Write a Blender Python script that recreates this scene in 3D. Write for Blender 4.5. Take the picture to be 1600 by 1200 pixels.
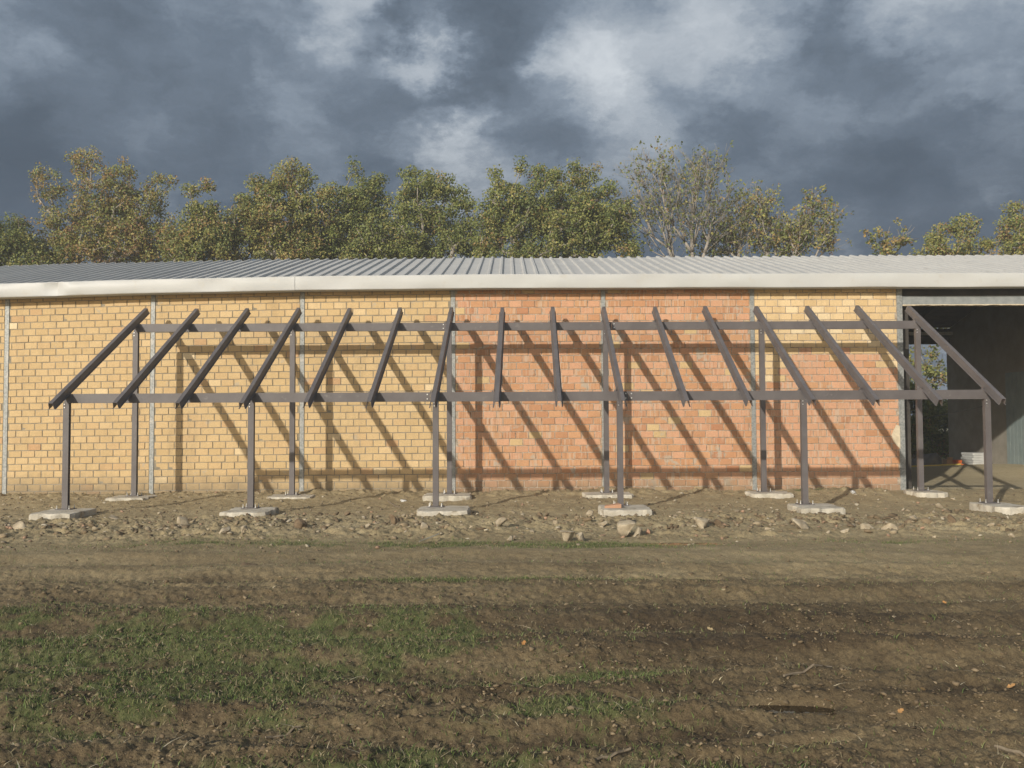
import bpy, math, random
import numpy as np
from mathutils import Matrix, Vector

for o in list(bpy.data.objects):
    bpy.data.objects.remove(o)
scene = bpy.context.scene
COL = scene.collection
random.seed(7)
RNG = np.random.default_rng(11)

# ------------------------------------------------------------------ camera
EYE = 1.47
YAW, PITCH, ROLL = 0.0035, 0.0391, -0.0047
cam_data = bpy.data.cameras.new("camera")
cam_data.sensor_width = 36.0
cam_data.lens = 36.0 * 1400.0 / 1600.0
cam_data.clip_start = 0.05
cam_data.clip_end = 3000.0
cam = bpy.data.objects.new("camera", cam_data)
COL.objects.link(cam)
cam.matrix_world = (Matrix.Translation((0, 0, EYE)) @ Matrix.Rotation(-YAW, 4, 'Z')
                    @ Matrix.Rotation(math.pi / 2 + PITCH, 4, 'X') @ Matrix.Rotation(ROLL, 4, 'Z'))
scene.camera = cam

# ------------------------------------------------------------------ sun, sky, exposure
SUN_TRAVEL = Vector((0.63, 1.0, -0.43)).normalized()
SUN_EL = math.asin(-SUN_TRAVEL.z)
SUN_ROT = math.atan2(-SUN_TRAVEL.x, -SUN_TRAVEL.y)
sun_data = bpy.data.lights.new("sun", 'SUN')
sun_data.energy = 3.6
sun_data.angle = math.radians(0.75)
sun_data.color = (1.0, 0.94, 0.84)
sun = bpy.data.objects.new("sun", sun_data)
COL.objects.link(sun)
sun.rotation_mode = 'QUATERNION'
sun.rotation_quaternion = SUN_TRAVEL.to_track_quat('-Z', 'Y')
sun.location = (-20, -30, 20)

scene.view_settings.view_transform = 'Standard'
scene.view_settings.look = 'None'
scene.view_settings.exposure = 0.22
scene.view_settings.gamma = 1.0
scene.view_settings.use_curve_mapping = False
scene.cycles.max_bounces = 6
scene.cycles.diffuse_bounces = 3
scene.cycles.glossy_bounces = 2
scene.cycles.transmission_bounces = 3
scene.cycles.volume_bounces = 0


class NT:
    """small helper round a node tree"""
    def __init__(self, tree):
        self.t = tree
        tree.nodes.clear()

    def n(self, kind, **kw):
        nd = self.t.nodes.new(kind)
        for k, v in kw.items():
            setattr(nd, k, v)
        return nd

    def link(self, a, b):
        self.t.links.new(a, b)

    def set(self, sock, val):
        if isinstance(val, bpy.types.NodeSocket):
            self.link(val, sock)
        else:
            sock.default_value = val

    def math(self, op, a, b=0.0, c=0.0, clamp=False):
        m = self.n('ShaderNodeMath', operation=op, use_clamp=clamp)
        self.set(m.inputs[0], a); self.set(m.inputs[1], b); self.set(m.inputs[2], c)
        return m.outputs[0]

    def vmath(self, op, a, b=(0, 0, 0), out=0):
        m = self.n('ShaderNodeVectorMath', operation=op)
        self.set(m.inputs[0], a); self.set(m.inputs[1], b)
        return m.outputs[out]

    def noise(self, vec, scale, detail=4.0, rough=0.55, dist=0.0, out='Fac'):
        m = self.n('ShaderNodeTexNoise')
        if vec is not None:
            self.link(vec, m.inputs['Vector'])
        m.inputs['Scale'].default_value = scale
        m.inputs['Detail'].default_value = detail
        m.inputs['Roughness'].default_value = rough
        m.inputs['Distortion'].default_value = dist
        return m.outputs[out]

    def ramp(self, fac, stops, interp='LINEAR'):
        m = self.n('ShaderNodeValToRGB')
        cr = m.color_ramp
        cr.interpolation = interp
        while len(cr.elements) < len(stops):
            cr.elements.new(0.5)
        for e, (p, c) in zip(cr.elements, stops):
            e.position = p
            e.color = (c[0], c[1], c[2], 1.0) if not isinstance(c, (int, float)) else (c, c, c, 1.0)
        self.set(m.inputs['Fac'], fac)
        return m.outputs['Color']

    def mix(self, fac, a, b, blend='MIX'):
        m = self.n('ShaderNodeMix', data_type='RGBA', blend_type=blend)
        self.set(m.inputs[0], fac)
        for s, v in ((m.inputs[6], a), (m.inputs[7], b)):
            if isinstance(v, bpy.types.NodeSocket):
                self.link(v, s)
            else:
                s.default_value = (v[0], v[1], v[2], 1.0)
        return m.outputs[2]

    def maprange(self, v, a, b, c=0.0, d=1.0, smooth=False):
        m = self.n('ShaderNodeMapRange', interpolation_type='SMOOTHSTEP' if smooth else 'LINEAR')
        self.set(m.inputs[0], v)
        for i, x in enumerate((a, b, c, d)):
            m.inputs[i + 1].default_value = x
        return m.outputs[0]


def view_dir(px, py):
    """direction in the world of a point of the photograph (1600 x 1200)"""
    du, dv = px - 800.0, py - 600.0
    c, s = math.cos(-ROLL), math.sin(-ROLL)
    u, v = c * du - s * dv, s * du + c * dv
    d = Vector((u / 1400.0, 1.0, -v / 1400.0))
    cp, sp = math.cos(PITCH), math.sin(PITCH)
    d = Vector((d.x, cp * d.y - sp * d.z, sp * d.y + cp * d.z))
    cy, sy = math.cos(YAW), math.sin(YAW)
    return Vector((cy * d.x + sy * d.y, -sy * d.x + cy * d.y, d.z))


def at(px, py, Y):
    d = view_dir(px, py)
    d = d * (Y / d.y)
    return Vector((d.x, Y, d.z + EYE))


def on_ground(px, py, z=0.0):
    d = view_dir(px, py)
    d = d * ((z - EYE) / d.z)
    return Vector((d.x, d.y, z))


# storm clouds all round; clearer sky round the sun behind the camera
world = bpy.data.worlds.new("World")
scene.world = world
world.use_nodes = True
w = NT(world.node_tree)
tc = w.n('ShaderNodeTexCoord')
D = tc.outputs['Generated']
sep = w.n('ShaderNodeSeparateXYZ'); w.link(D, sep.inputs[0])
dz = w.math('MAXIMUM', sep.outputs[2], 0.0)
den = w.math('ADD', dz, 0.42)
comb = w.n('ShaderNodeCombineXYZ')
w.link(w.math('DIVIDE', sep.outputs[0], den), comb.inputs[0])
w.link(w.math('DIVIDE', sep.outputs[1], den), comb.inputs[1])
P = w.vmath('ADD', comb.outputs[0], (3.3, 0.75, 0.0))
swirl = w.vmath('SUBTRACT', w.noise(P, 5.0, 6.0, 0.66, 0.0, 'Color'), (0.5, 0.5, 0.5))
jit = w.vmath('SCALE', swirl); jit.node.inputs['Scale'].default_value = 0.19
Dj = w.vmath('NORMALIZE', w.vmath('ADD', D, jit))
jp = w.vmath('SCALE', swirl); jp.node.inputs['Scale'].default_value = 0.22
nz = w.n('ShaderNodeTexNoise', noise_type='RIDGED_MULTIFRACTAL', normalize=True)
w.link(w.vmath('ADD', P, jp), nz.inputs['Vector'])
for k_, v_ in (('Scale', 3.6), ('Detail', 7.0), ('Roughness', 0.66), ('Lacunarity', 2.1)):
    nz.inputs[k_].default_value = v_
heap = nz.outputs['Fac']
n_mid = w.noise(w.vmath('ADD', P, jp), 3.4, 7.0, 0.60, 0.0)
t = w.math('ADD', 0.395, w.math('MULTIPLY', w.math('SUBTRACT', n_mid, 0.5), 0.60))
t = w.math('SUBTRACT', t, w.math('MULTIPLY', w.math('SUBTRACT', heap, 0.42), 0.42))
CLOUDS = [  # px, py, angular radius, weight  (cloud masses and breaks of the sky in view)
    (200, 110, 0.20, -0.10), (460, 75, 0.085, -0.12), (612, 38, 0.040, -0.20), (840, 5, 0.10, -0.16), (1010, 20, 0.045, -0.10),
    (730, 120, 0.070, -0.13), (620, 190, 0.13, -0.09), (830, 185, 0.080, -0.09), (1230, 140, 0.16, -0.12), (1310, 60, 0.045, -0.10), (1385, 120, 0.05, -0.07),
    (300, 260, 0.18, -0.09), (60, 20, 0.06, -0.08), (1120, 170, 0.06, -0.05), (1500, 170, 0.06, -0.04),
    (60, 105, 0.06, 0.10), (520, 25, 0.045, 0.10), (655, 82, 0.042, 0.22), (700, 60, 0.035, 0.10), (860, 95, 0.045, 0.17), (1000, 150, 0.06, -0.05), (960, 75, 0.06, 0.05), (935, 140, 0.05, 0.12),
    (1150, 15, 0.10, 0.13), (1530, 30, 0.17, 0.10), (1400, 20, 0.06, 0.08), (710, 250, 0.065, 0.19), (470, 150, 0.05, 0.09), (1330, 285, 0.10, 0.08), (1010, 230, 0.06, 0.08), (1560, 220, 0.10, 0.03), (1380, 330, 0.14, -0.14), (1570, 310, 0.12, -0.10), (60, 290, 0.12, -0.05), (1420, 110, 0.16, -0.06),
]
for (px, py, rad, wt) in CLOUDS:
    d = view_dir(px, py).normalized()
    dist = w.vmath('DISTANCE', Dj, tuple(d), out=1)
    t = w.math('ADD', t, w.maprange(dist, 0.0, rad * 1.25, wt, 0.0, smooth=True))
cloud = w.ramp(t, [(0.18, (0.050, 0.071, 0.097)), (0.32, (0.077, 0.105, 0.142)), (0.44, (0.126, 0.165, 0.217)), (0.53, (0.208, 0.256, 0.318)),
                   (0.62, (0.335, 0.38, 0.435)), (0.78, (0.56, 0.60, 0.64))])
low = w.maprange(w.math('ADD', sep.outputs[2], w.math('MULTIPLY', w.math('SUBTRACT', n_mid, 0.5), 0.12)), 0.18, 0.35, 1.0, 0.0, smooth=True)
low = w.math('MULTIPLY', low, w.maprange(t, 0.50, 0.66, 0.88, 0.45))
cloud = w.mix(low, cloud, (0.054, 0.082, 0.122))
sky = w.n('ShaderNodeTexSky', sky_type='NISHITA')
sky.sun_disc = False
sky.sun_elevation = SUN_EL
sky.sun_rotation = SUN_ROT
sky.air_density = 1.0
sky.dust_density = 1.6
sun_dot = w.vmath('DOT_PRODUCT', D, tuple(-SUN_TRAVEL), out=1)
clear = w.maprange(sun_dot, 0.0, 0.75, 0.0, 0.9, smooth=True)
scaled = w.n('ShaderNodeVectorMath', operation='SCALE')
w.link(cloud, scaled.inputs[0]); scaled.inputs['Scale'].default_value = 10.0
mixed = w.mix(clear, scaled.outputs[0], sky.outputs[0])
bg = w.n('ShaderNodeBackground')
w.link(mixed, bg.inputs['Color'])
bg.inputs['Strength'].default_value = 0.1
out = w.n('ShaderNodeOutputWorld')
w.link(bg.outputs[0], out.inputs['Surface'])


# ------------------------------------------------------------------ object helpers
WORLD_AT = {}


def tag(o, label=None, cat=None, group=None, kind=None):
    if label: o['label'] = label
    if cat: o['category'] = cat
    if group: o['group'] = group
    if kind: o['kind'] = kind
    return o


def place(o, parent, loc):
    COL.objects.link(o)
    loc = Vector(loc)
    WORLD_AT[o.name] = loc.copy()
    if parent is not None:
        o.parent = parent
        o.location = loc - WORLD_AT[parent.name]
    else:
        o.location = loc
    return o


def empty(name, loc):
    o = bpy.data.objects.new(name, None)
    o.empty_display_size = 0.2
    return place(o, None, loc)


class MB:
    """collects faces; build() makes one mesh object of them, origin at org"""
    def __init__(self):
        self.v, self.f = [], []

    def add(self, vs, fs):
        b = len(self.v)
        self.v += [tuple(x) for x in vs]
        self.f += [tuple(i + b for i in q) for q in fs]
        return self

    def box(self, x0, x1, y0, y1, z0, z1):
        return self.add([(x0, y0, z0), (x1, y0, z0), (x1, y1, z0), (x0, y1, z0), (x0, y0, z1), (x1, y0, z1), (x1, y1, z1), (x0, y1, z1)],
                        [(0, 3, 2, 1), (4, 5, 6, 7), (0, 1, 5, 4), (1, 2, 6, 5), (2, 3, 7, 6), (3, 0, 4, 7)])

    def extrude(self, poly, p0, p1, ua, va):
        p0, p1, ua, va = Vector(p0), Vector(p1), Vector(ua), Vector(va)
        n = len(poly)
        vs = [p0 + ua * a + va * b for a, b in poly] + [p1 + ua * a + va * b for a, b in poly]
        fs = [(i, (i + 1) % n, n + (i + 1) % n, n + i) for i in range(n)]
        fs += [tuple(range(n - 1, -1, -1)), tuple(range(n, 2 * n))]
        return self.add(vs, fs)

    def rod(self, p0, p1, r0, r1=None, n=6):
        p0, p1 = Vector(p0), Vector(p1)
        r1 = r0 if r1 is None else r1
        d = (p1 - p0).normalized()
        a = d.orthogonal().normalized(); b = d.cross(a)
        vs = []
        for p, r in ((p0, r0), (p1, r1)):
            for i in range(n):
                t_ = 2 * math.pi * i / n
                vs.append(p + (a * math.cos(t_) + b * math.sin(t_)) * r)
        fs = [(i, (i + 1) % n, n + (i + 1) % n, n + i) for i in range(n)]
        fs += [tuple(range(n - 1, -1, -1)), tuple(range(n, 2 * n))]
        return self.add(vs, fs)

    def tube(self, pts, r, n=6):
        pts = [Vector(p) for p in pts]
        vs, fs = [], []
        for k, p in enumerate(pts):
            d = (pts[min(k + 1, len(pts) - 1)] - pts[max(k - 1, 0)]).normalized()
            a = d.cross(Vector((0, 0, 1)))
            if a.length < 1e-3: a = d.orthogonal()
            a.normalize(); b = d.cross(a)
            for i in range(n):
                t_ = 2 * math.pi * i / n
                vs.append(p + (a * math.cos(t_) + b * math.sin(t_)) * r)
        for k in range(len(pts) - 1):
            for i in range(n):
                fs.append((k * n + i, k * n + (i + 1) % n, (k + 1) * n + (i + 1) % n, (k + 1) * n + i))
        fs += [tuple(range(n - 1, -1, -1)), tuple(range((len(pts) - 1) * n, len(pts) * n))]
        return self.add(vs, fs)

    def mesh(self, name, org=(0, 0, 0), mat=None, smooth=False):
        m = bpy.data.meshes.new(name)
        ox, oy, oz = org
        m.from_pydata([(x - ox, y - oy, z - oz) for x, y, z in self.v], [], self.f)
        if mat: m.materials.append(mat)
        if smooth:
            m.polygons.foreach_set('use_smooth', [True] * len(m.polygons))
        m.update()
        return m

    def build(self, name, mat, parent=None, org=None, smooth=False):
        if org is None:
            a = np.array(self.v)
            org = (float((a[:, 0].min() + a[:, 0].max()) / 2), float((a[:, 1].min() + a[:, 1].max()) / 2), float(a[:, 2].min()))
        o = bpy.data.objects.new(name, self.mesh(name, org, mat, smooth))
        return place(o, parent, org)


def np_mesh(name, verts, quads=None, tris=None, mat=None, smooth=False):
    """fast mesh from arrays"""
    m = bpy.data.meshes.new(name)
    verts = np.asarray(verts, np.float32)
    loops, starts, totals = [], [], []
    off = 0
    for arr, k in ((quads, 4), (tris, 3)):
        if arr is not None and len(arr):
            arr = np.asarray(arr, np.int32)
            loops.append(arr.ravel())
            starts.append(off + np.arange(len(arr), dtype=np.int32) * k)
            off += len(arr) * k
    loops = np.concatenate(loops); starts = np.concatenate(starts)
    m.vertices.add(len(verts)); m.vertices.foreach_set('co', verts.ravel())
    m.loops.add(len(loops)); m.loops.foreach_set('vertex_index', loops)
    m.polygons.add(len(starts)); m.polygons.foreach_set('loop_start', starts)
    if smooth:
        m.polygons.foreach_set('use_smooth', np.ones(len(starts), bool))
    if mat: m.materials.append(mat)
    m.update(calc_edges=True)
    m.validate()
    return m


def attr_color(m, name, cols):
    a = m.attributes.new(name, 'FLOAT_COLOR', 'POINT')
    c = np.ones((len(m.vertices), 4), np.float32)
    c[:, :cols.shape[1]] = cols
    a.data.foreach_set('color', c.ravel())


def outline(path, t_):
    """closed outline of a folded sheet of thickness t_ along an open 2D path"""
    L, R = [], []
    n = len(path)
    for i, p in enumerate(path):
        p = Vector(p)
        d0 = (p - Vector(path[i - 1])).normalized() if i > 0 else None
        d1 = (Vector(path[i + 1]) - p).normalized() if i < n - 1 else None
        if d0 is None: d0 = d1
        if d1 is None: d1 = d0
        n0, n1 = Vector((-d0.y, d0.x)), Vector((-d1.y, d1.x))
        m_ = (n0 + n1).normalized()
        k = (t_ / 2) / max(0.3, m_.dot(n0))
        L.append(tuple(p + m_ * k)); R.append(tuple(p - m_ * k))
    return L + R[::-1]


# ------------------------------------------------------------------ noise for geometry
def _hash(ix, iy, seed):
    h = (ix.astype(np.int64) * 374761393 + iy.astype(np.int64) * 668265263 + seed * 974711) & 0xFFFFFFFF
    h = ((h ^ (h >> 13)) * 1274126177) & 0xFFFFFFFF
    h = (h ^ (h >> 16)) & 0xFFFFFFFF
    return h.astype(np.float64) / 4294967295.0


def vnoise(x, y, seed=0):
    ix, iy = np.floor(x), np.floor(y)
    fx, fy = x - ix, y - iy
    ux, uy = fx * fx * fx * (fx * (fx * 6 - 15) + 10), fy * fy * fy * (fy * (fy * 6 - 15) + 10)
    a, b = _hash(ix, iy, seed), _hash(ix + 1, iy, seed)
    c, d = _hash(ix, iy + 1, seed), _hash(ix + 1, iy + 1, seed)
    return (a + (b - a) * ux) * (1 - uy) + (c + (d - c) * ux) * uy


def fbm(x, y, octaves=4, seed=0, gain=0.5):
    s, amp, tot = 0.0, 1.0, 0.0
    for k in range(octaves):
        ca, sa = math.cos(0.65 * k + 0.3 * (seed % 7)), math.sin(0.65 * k + 0.3 * (seed % 7))
        f_ = 2.03 ** k
        s = s + amp * vnoise((x * ca - y * sa) * f_ + 17.3 * k, (x * sa + y * ca) * f_ - 9.1 * k, seed + k)
        tot += amp; amp *= gain
    return s / tot


def sstep(a, b, x):
    t_ = np.clip((x - a) / (b - a), 0, 1)
    return t_ * t_ * (3 - 2 * t_)


# ------------------------------------------------------------------ materials
def new_mat(name):
    m = bpy.data.materials.new(name)
    m.use_nodes = True
    nt = NT(m.node_tree)
    o = nt.n('ShaderNodeOutputMaterial')
    p = nt.n('ShaderNodeBsdfPrincipled')
    nt.link(p.outputs[0], o.inputs['Surface'])
    nt.p, nt.o = p, o
    return m, nt


def bump(nt, h, dist=0.01, strength=0.6):
    b = nt.n('ShaderNodeBump')
    b.inputs['Distance'].default_value = dist
    b.inputs['Strength'].default_value = strength
    nt.link(h, b.inputs['Height'])
    nt.link(b.outputs[0], nt.p.inputs['Normal'])


def noisy_mat(name, c0, c1, scale=6.0, rough=0.8, metallic=0.0, bumpd=0.004, detail=6.0, lo=0.35, hi=0.68, spec=0.3, extra=None):
    m, nt = new_mat(name)
    pos = nt.n('ShaderNodeNewGeometry').outputs['Position']
    n = nt.noise(pos, scale, detail, 0.6)
    col = nt.ramp(n, [(lo, c0), (hi, c1)])
    if extra:
        n2 = nt.noise(pos, extra[1], 5.0, 0.65)
        col = nt.mix(nt.maprange(n2, extra[2], extra[2] + 0.12), col, extra[0])
    nt.link(col, nt.p.inputs['Base Color'])
    nt.p.inputs['Roughness'].default_value = rough
    nt.p.inputs['Metallic'].default_value = metallic
    nt.p.inputs['Specular IOR Level'].default_value = spec
    if bumpd:
        bump(nt, nt.noise(pos, scale * 7, 4.0, 0.6), bumpd, 0.5)
    return m


def brick_mat(name, stops, ribs, smear, smear_lo):
    m, nt = new_mat(name)
    geo = nt.n('ShaderNodeNewGeometry')
    pos = geo.outputs['Position']
    oi = nt.n('ShaderNodeObjectInfo')
    rnd = nt.math('FRACT', nt.math('ADD', oi.outputs['Random'], geo.outputs['Random Per Island']))
    col = nt.ramp(rnd, stops)
    # slow change of tone over the wall and fine grain of the clay
    tone = nt.noise(pos, 0.9, 4.0, 0.55)
    col = nt.mix(nt.maprange(tone, 0.3, 0.7, 0.0, 0.45), col, stops[0][1])
    stm = nt.n('ShaderNodeVectorMath', operation='MULTIPLY'); nt.link(pos, stm.inputs[0]); stm.inputs[1].default_value = (2.4, 1.0, 0.35)
    streak = nt.noise(stm.outputs[0], 2.0, 5.0, 0.6)
    col = nt.mix(nt.maprange(streak, 0.50, 0.72, 0.0, 0.30), col, (0.30, 0.22, 0.13))
    grain = nt.noise(pos, 42.0, 5.0, 0.7)
    g = nt.maprange(grain, 0.25, 0.75, 0.82, 1.13)
    vm = nt.n('ShaderNodeVectorMath', operation='SCALE')
    nt.link(col, vm.inputs[0]); nt.link(g, vm.inputs['Scale'])
    col = vm.outputs[0]
    sp = nt.n('ShaderNodeSeparateXYZ'); nt.link(pos, sp.inputs[0])
    if ribs:
        # upright scratches of the rough bed face on part of the bricks
        sc = nt.n('ShaderNodeVectorMath', operation='MULTIPLY'); nt.link(pos, sc.inputs[0]); sc.inputs[1].default_value = (34, 1, 2.2)
        off = nt.n('ShaderNodeVectorMath', operation='ADD'); nt.link(sc.outputs[0], off.inputs[0])
        sc2 = nt.n('ShaderNodeVectorMath', operation='SCALE'); sc2.inputs[0].default_value = (31, 17, 7); nt.link(rnd, sc2.inputs['Scale'])
        nt.link(sc2.outputs[0], off.inputs[1])
        r = nt.noise(off.outputs[0], 1.0, 2.0, 0.5)
        which = nt.maprange(nt.math('FRACT', nt.math('MULTIPLY', rnd, 7.13)), 0.42, 0.55)
        f = nt.math('MULTIPLY', nt.maprange(r, 0.52, 0.64), nt.math('MULTIPLY', which, ribs))
        col = nt.mix(f, col, (0.50, 0.385, 0.285))
        f2 = nt.math('MULTIPLY', nt.maprange(r, 0.44, 0.34), nt.math('MULTIPLY', which, 0.35))
        col = nt.mix(f2, col, (0.24, 0.115, 0.062))
    sm = nt.noise(pos, 2.6, 6.0, 0.66, 0.4)
    sm2 = nt.noise(pos, 11.0, 4.0, 0.6)
    f = nt.math('MULTIPLY', nt.maprange(nt.math('ADD', sm, nt.math('MULTIPLY', nt.math('SUBTRACT', sm2, 0.5), 0.35)), smear_lo, smear_lo + 0.06), smear)
    col = nt.mix(f, col, (0.40, 0.36, 0.29))
    # mud splashed on the lowest courses
    mud = nt.math('SUBTRACT', 0.42, nt.math('SUBTRACT', sp.outputs[2], nt.math('MULTIPLY', nt.noise(pos, 3.5, 5.0, 0.6), 0.55)))
    col = nt.mix(nt.maprange(mud, 0.20, 0.60, 0.0, 0.7), col, (0.205, 0.165, 0.110))
    nt.link(col, nt.p.inputs['Base Color'])
    nt.p.inputs['Roughness'].default_value = 0.9
    nt.p.inputs['Specular IOR Level'].default_value = 0.15
    bump(nt, nt.noise(pos, 55.0, 4.0, 0.7), 0.003, 0.5)
    return m


M = {}
M['brick_yellow'] = brick_mat('yellow_brick', [(0.0, (0.535, 0.382, 0.195)), (0.35, (0.575, 0.418, 0.218)), (0.7, (0.60, 0.440, 0.236)), (0.97, (0.555, 0.385, 0.200)), (1.0, (0.51, 0.31, 0.165))], 0.0, 0.6, 0.635)
M['brick_orange'] = brick_mat('orange_brick', [(0.0, (0.46, 0.240, 0.128)), (0.4, (0.53, 0.288, 0.150)), (0.75, (0.575, 0.330, 0.178)), (1.0, (0.42, 0.200, 0.108))], 0.75, 0.75, 0.585)
M['brick_pale'] = brick_mat('pale_yellow_brick', [(0.0, (0.58, 0.42, 0.220)), (0.45, (0.63, 0.46, 0.25)), (0.8, (0.69, 0.53, 0.31)), (1.0, (0.76, 0.63, 0.41))], 0.0, 0.5, 0.68)
M['brick_salmon'] = brick_mat('salmon_brick', [(0.0, (0.54, 0.300, 0.180)), (0.5, (0.60, 0.345, 0.210)), (1.0, (0.52, 0.280, 0.165))], 0.7, 0.65, 0.61)
M['mortar'] = noisy_mat('grey_mortar', (0.205, 0.178, 0.128), (0.32, 0.28, 0.21), 9.0, 0.95, 0, 0.006)
M['mortar_pale'] = noisy_mat('pale_mortar', (0.22, 0.17, 0.12), (0.50, 0.43, 0.34), 14.0, 0.95, 0, 0.006)
M['plaster'] = noisy_mat('cream_plaster', (0.50, 0.42, 0.29), (0.64, 0.55, 0.40), 14.0, 0.95, 0, 0.006, extra=((0.2, 0.15, 0.1), 30.0, 0.66))
M['galvanised'] = noisy_mat('galvanised_steel', (0.20, 0.21, 0.20), (0.37, 0.375, 0.355), 26.0, 0.55, 0.25, 0.001, extra=((0.42, 0.40, 0.36), 6.0, 0.56))
M['steel'] = noisy_mat('grey_brown_painted_steel', (0.098, 0.087, 0.085), (0.128, 0.115, 0.112), 3.2, 0.50, 0.0, 0.0008, spec=0.4, extra=((0.165, 0.150, 0.140), 9.0, 0.60))
M['bolt'] = noisy_mat('zinc_bolt', (0.55, 0.55, 0.53), (0.75, 0.75, 0.72), 40.0, 0.35, 0.6, 0.0)
M['concrete'] = noisy_mat('footing_concrete', (0.36, 0.325, 0.255), (0.56, 0.52, 0.43), 5.0, 0.95, 0, 0.012, extra=((0.23, 0.185, 0.125), 3.4, 0.56))
M['lintel'] = noisy_mat('lintel_concrete', (0.20, 0.215, 0.215), (0.28, 0.295, 0.29), 7.0, 0.9, 0, 0.004)
M['roof'] = noisy_mat('grey_roof_sheet', (0.42, 0.415, 0.395), (0.48, 0.475, 0.45), 1.4, 0.6, 0.0, 0.0, spec=0.25, extra=((0.36, 0.35, 0.325), 2.5, 0.6))
M['fascia'] = noisy_mat('off_white_fascia', (0.45, 0.452, 0.432), (0.49, 0.492, 0.468), 1.1, 0.45, 0.0, 0.0, spec=0.3, extra=((0.45, 0.435, 0.39), 3.0, 0.58))
M['dark_inside'] = noisy_mat('shade_dark_inside', (0.045, 0.040, 0.034), (0.07, 0.062, 0.052), 3.0, 0.95)  # interior shade put into a near-black colour, cuts bounce light
M['render'] = noisy_mat('grey_render', (0.21, 0.19, 0.155), (0.28, 0.255, 0.21), 2.5, 0.95, 0, 0.006)
M['sheet_blue'] = noisy_mat('grey_green_sheet', (0.17, 0.21, 0.205), (0.22, 0.26, 0.25), 3.0, 0.6)
M['white'] = noisy_mat('white_paint', (0.40, 0.40, 0.38), (0.50, 0.50, 0.475), 5.0, 0.7)
M['orange'] = noisy_mat('orange_plastic', (0.62, 0.13, 0.03), (0.68, 0.16, 0.04), 5.0, 0.5)
M['hose'] = noisy_mat('yellow_hose', (0.55, 0.43, 0.09), (0.62, 0.5, 0.12), 8.0, 0.5)
M['tarp'] = noisy_mat('grey_tarp', (0.10, 0.10, 0.10), (0.16, 0.155, 0.15), 5.0, 0.7)
M['card'] = noisy_mat('brown_board', (0.36, 0.22, 0.12), (0.45, 0.29, 0.17), 5.0, 0.85)
M['rock'] = noisy_mat('pale_limestone', (0.28, 0.225, 0.15), (0.47, 0.40, 0.285), 11.0, 0.95, 0, 0.02, extra=((0.20, 0.15, 0.095), 6.0, 0.57))
M['clod'] = noisy_mat('earth_clod', (0.125, 0.085, 0.050), (0.205, 0.150, 0.092), 16.0, 1.0, 0, 0.02)
M['bark'] = noisy_mat('grey_bark', (0.20, 0.175, 0.145), (0.36, 0.325, 0.275), 7.0, 0.95, 0, 0.01)
M['stick'] = noisy_mat('dry_wood', (0.14, 0.11, 0.075), (0.24, 0.195, 0.135), 30.0, 0.9, 0, 0.002)
M['tile'] = noisy_mat('broken_tile', (0.40, 0.22, 0.13), (0.46, 0.27, 0.17), 8.0, 0.9, 0, 0.004)


def leaf_mat(name, trans=0.3, rough=0.55):
    m, nt = new_mat(name)
    a = nt.n('ShaderNodeAttribute', attribute_name='tint')
    nt.link(a.outputs['Color'], nt.p.inputs['Base Color'])
    nt.p.inputs['Roughness'].default_value = rough
    nt.p.inputs['Specular IOR Level'].default_value = 0.3
    tr = nt.n('ShaderNodeBsdfTranslucent')
    nt.link(a.outputs['Color'], tr.inputs['Color'])
    mx = nt.n('ShaderNodeMixShader'); mx.inputs[0].default_value = trans
    nt.link(nt.p.outputs[0], mx.inputs[1]); nt.link(tr.outputs[0], mx.inputs[2])
    nt.link(mx.outputs[0], nt.o.inputs['Surface'])
    return m


M['leaf'] = leaf_mat('tree_leaf', 0.35, 0.5)
M['grass'] = leaf_mat('grass_blade', 0.25, 0.6)
M['straw'] = leaf_mat('dry_straw', 0.1, 0.8)

m, nt = new_mat('soil')
geo = nt.n('ShaderNodeNewGeometry')
pos = geo.outputs['Position']
at_ = nt.n('ShaderNodeAttribute', attribute_name='soil')
ss = nt.n('ShaderNodeSeparateColor'); nt.link(at_.outputs['Color'], ss.inputs[0])
dry, moss, wet = ss.outputs[0], ss.outputs[1], ss.outputs[2]  # first channel is soil tone, dark to pale
nA = nt.noise(pos, 1.7, 6.0, 0.62, 0.3)
nB = nt.noise(pos, 9.0, 6.0, 0.68)
nC = nt.noise(pos, 48.0, 4.0, 0.7)
d = nt.math('ADD', dry, nt.math('MULTIPLY', nt.math('SUBTRACT', nA, 0.5), 0.45))
d = nt.math('ADD', d, nt.math('MULTIPLY', nt.math('SUBTRACT', nB, 0.5), 0.55))
d = nt.math('ADD', d, nt.math('MULTIPLY', nt.math('SUBTRACT', nC, 0.5), 0.60))
nD = nt.noise(pos, 150.0, 3.0, 0.7)
d = nt.math('ADD', d, nt.math('MULTIPLY', nt.math('SUBTRACT', nD, 0.5), 0.45))
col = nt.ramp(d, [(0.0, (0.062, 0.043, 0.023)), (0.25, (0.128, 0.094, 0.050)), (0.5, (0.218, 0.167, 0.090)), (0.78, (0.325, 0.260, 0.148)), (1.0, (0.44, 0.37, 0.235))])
mossf = nt.math('MULTIPLY', nt.maprange(nt.math('ADD', moss, nt.math('MULTIPLY', nt.math('SUBTRACT', nB, 0.5), 0.8)), 0.25, 0.7), 0.75)
col = nt.mix(mossf, col, (0.080, 0.098, 0.032))
nt.link(col, nt.p.inputs['Base Color'])
rg = nt.math('SUBTRACT', 0.96, nt.math('MULTIPLY', wet, 0.45))
nt.link(rg, nt.p.inputs['Roughness'])
nt.p.inputs['Specular IOR Level'].default_value = 0.25
bump(nt, nt.math('ADD', nt.math('MULTIPLY', nB, 0.6), nC), 0.022, 0.6)
M['soil'] = m

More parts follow.
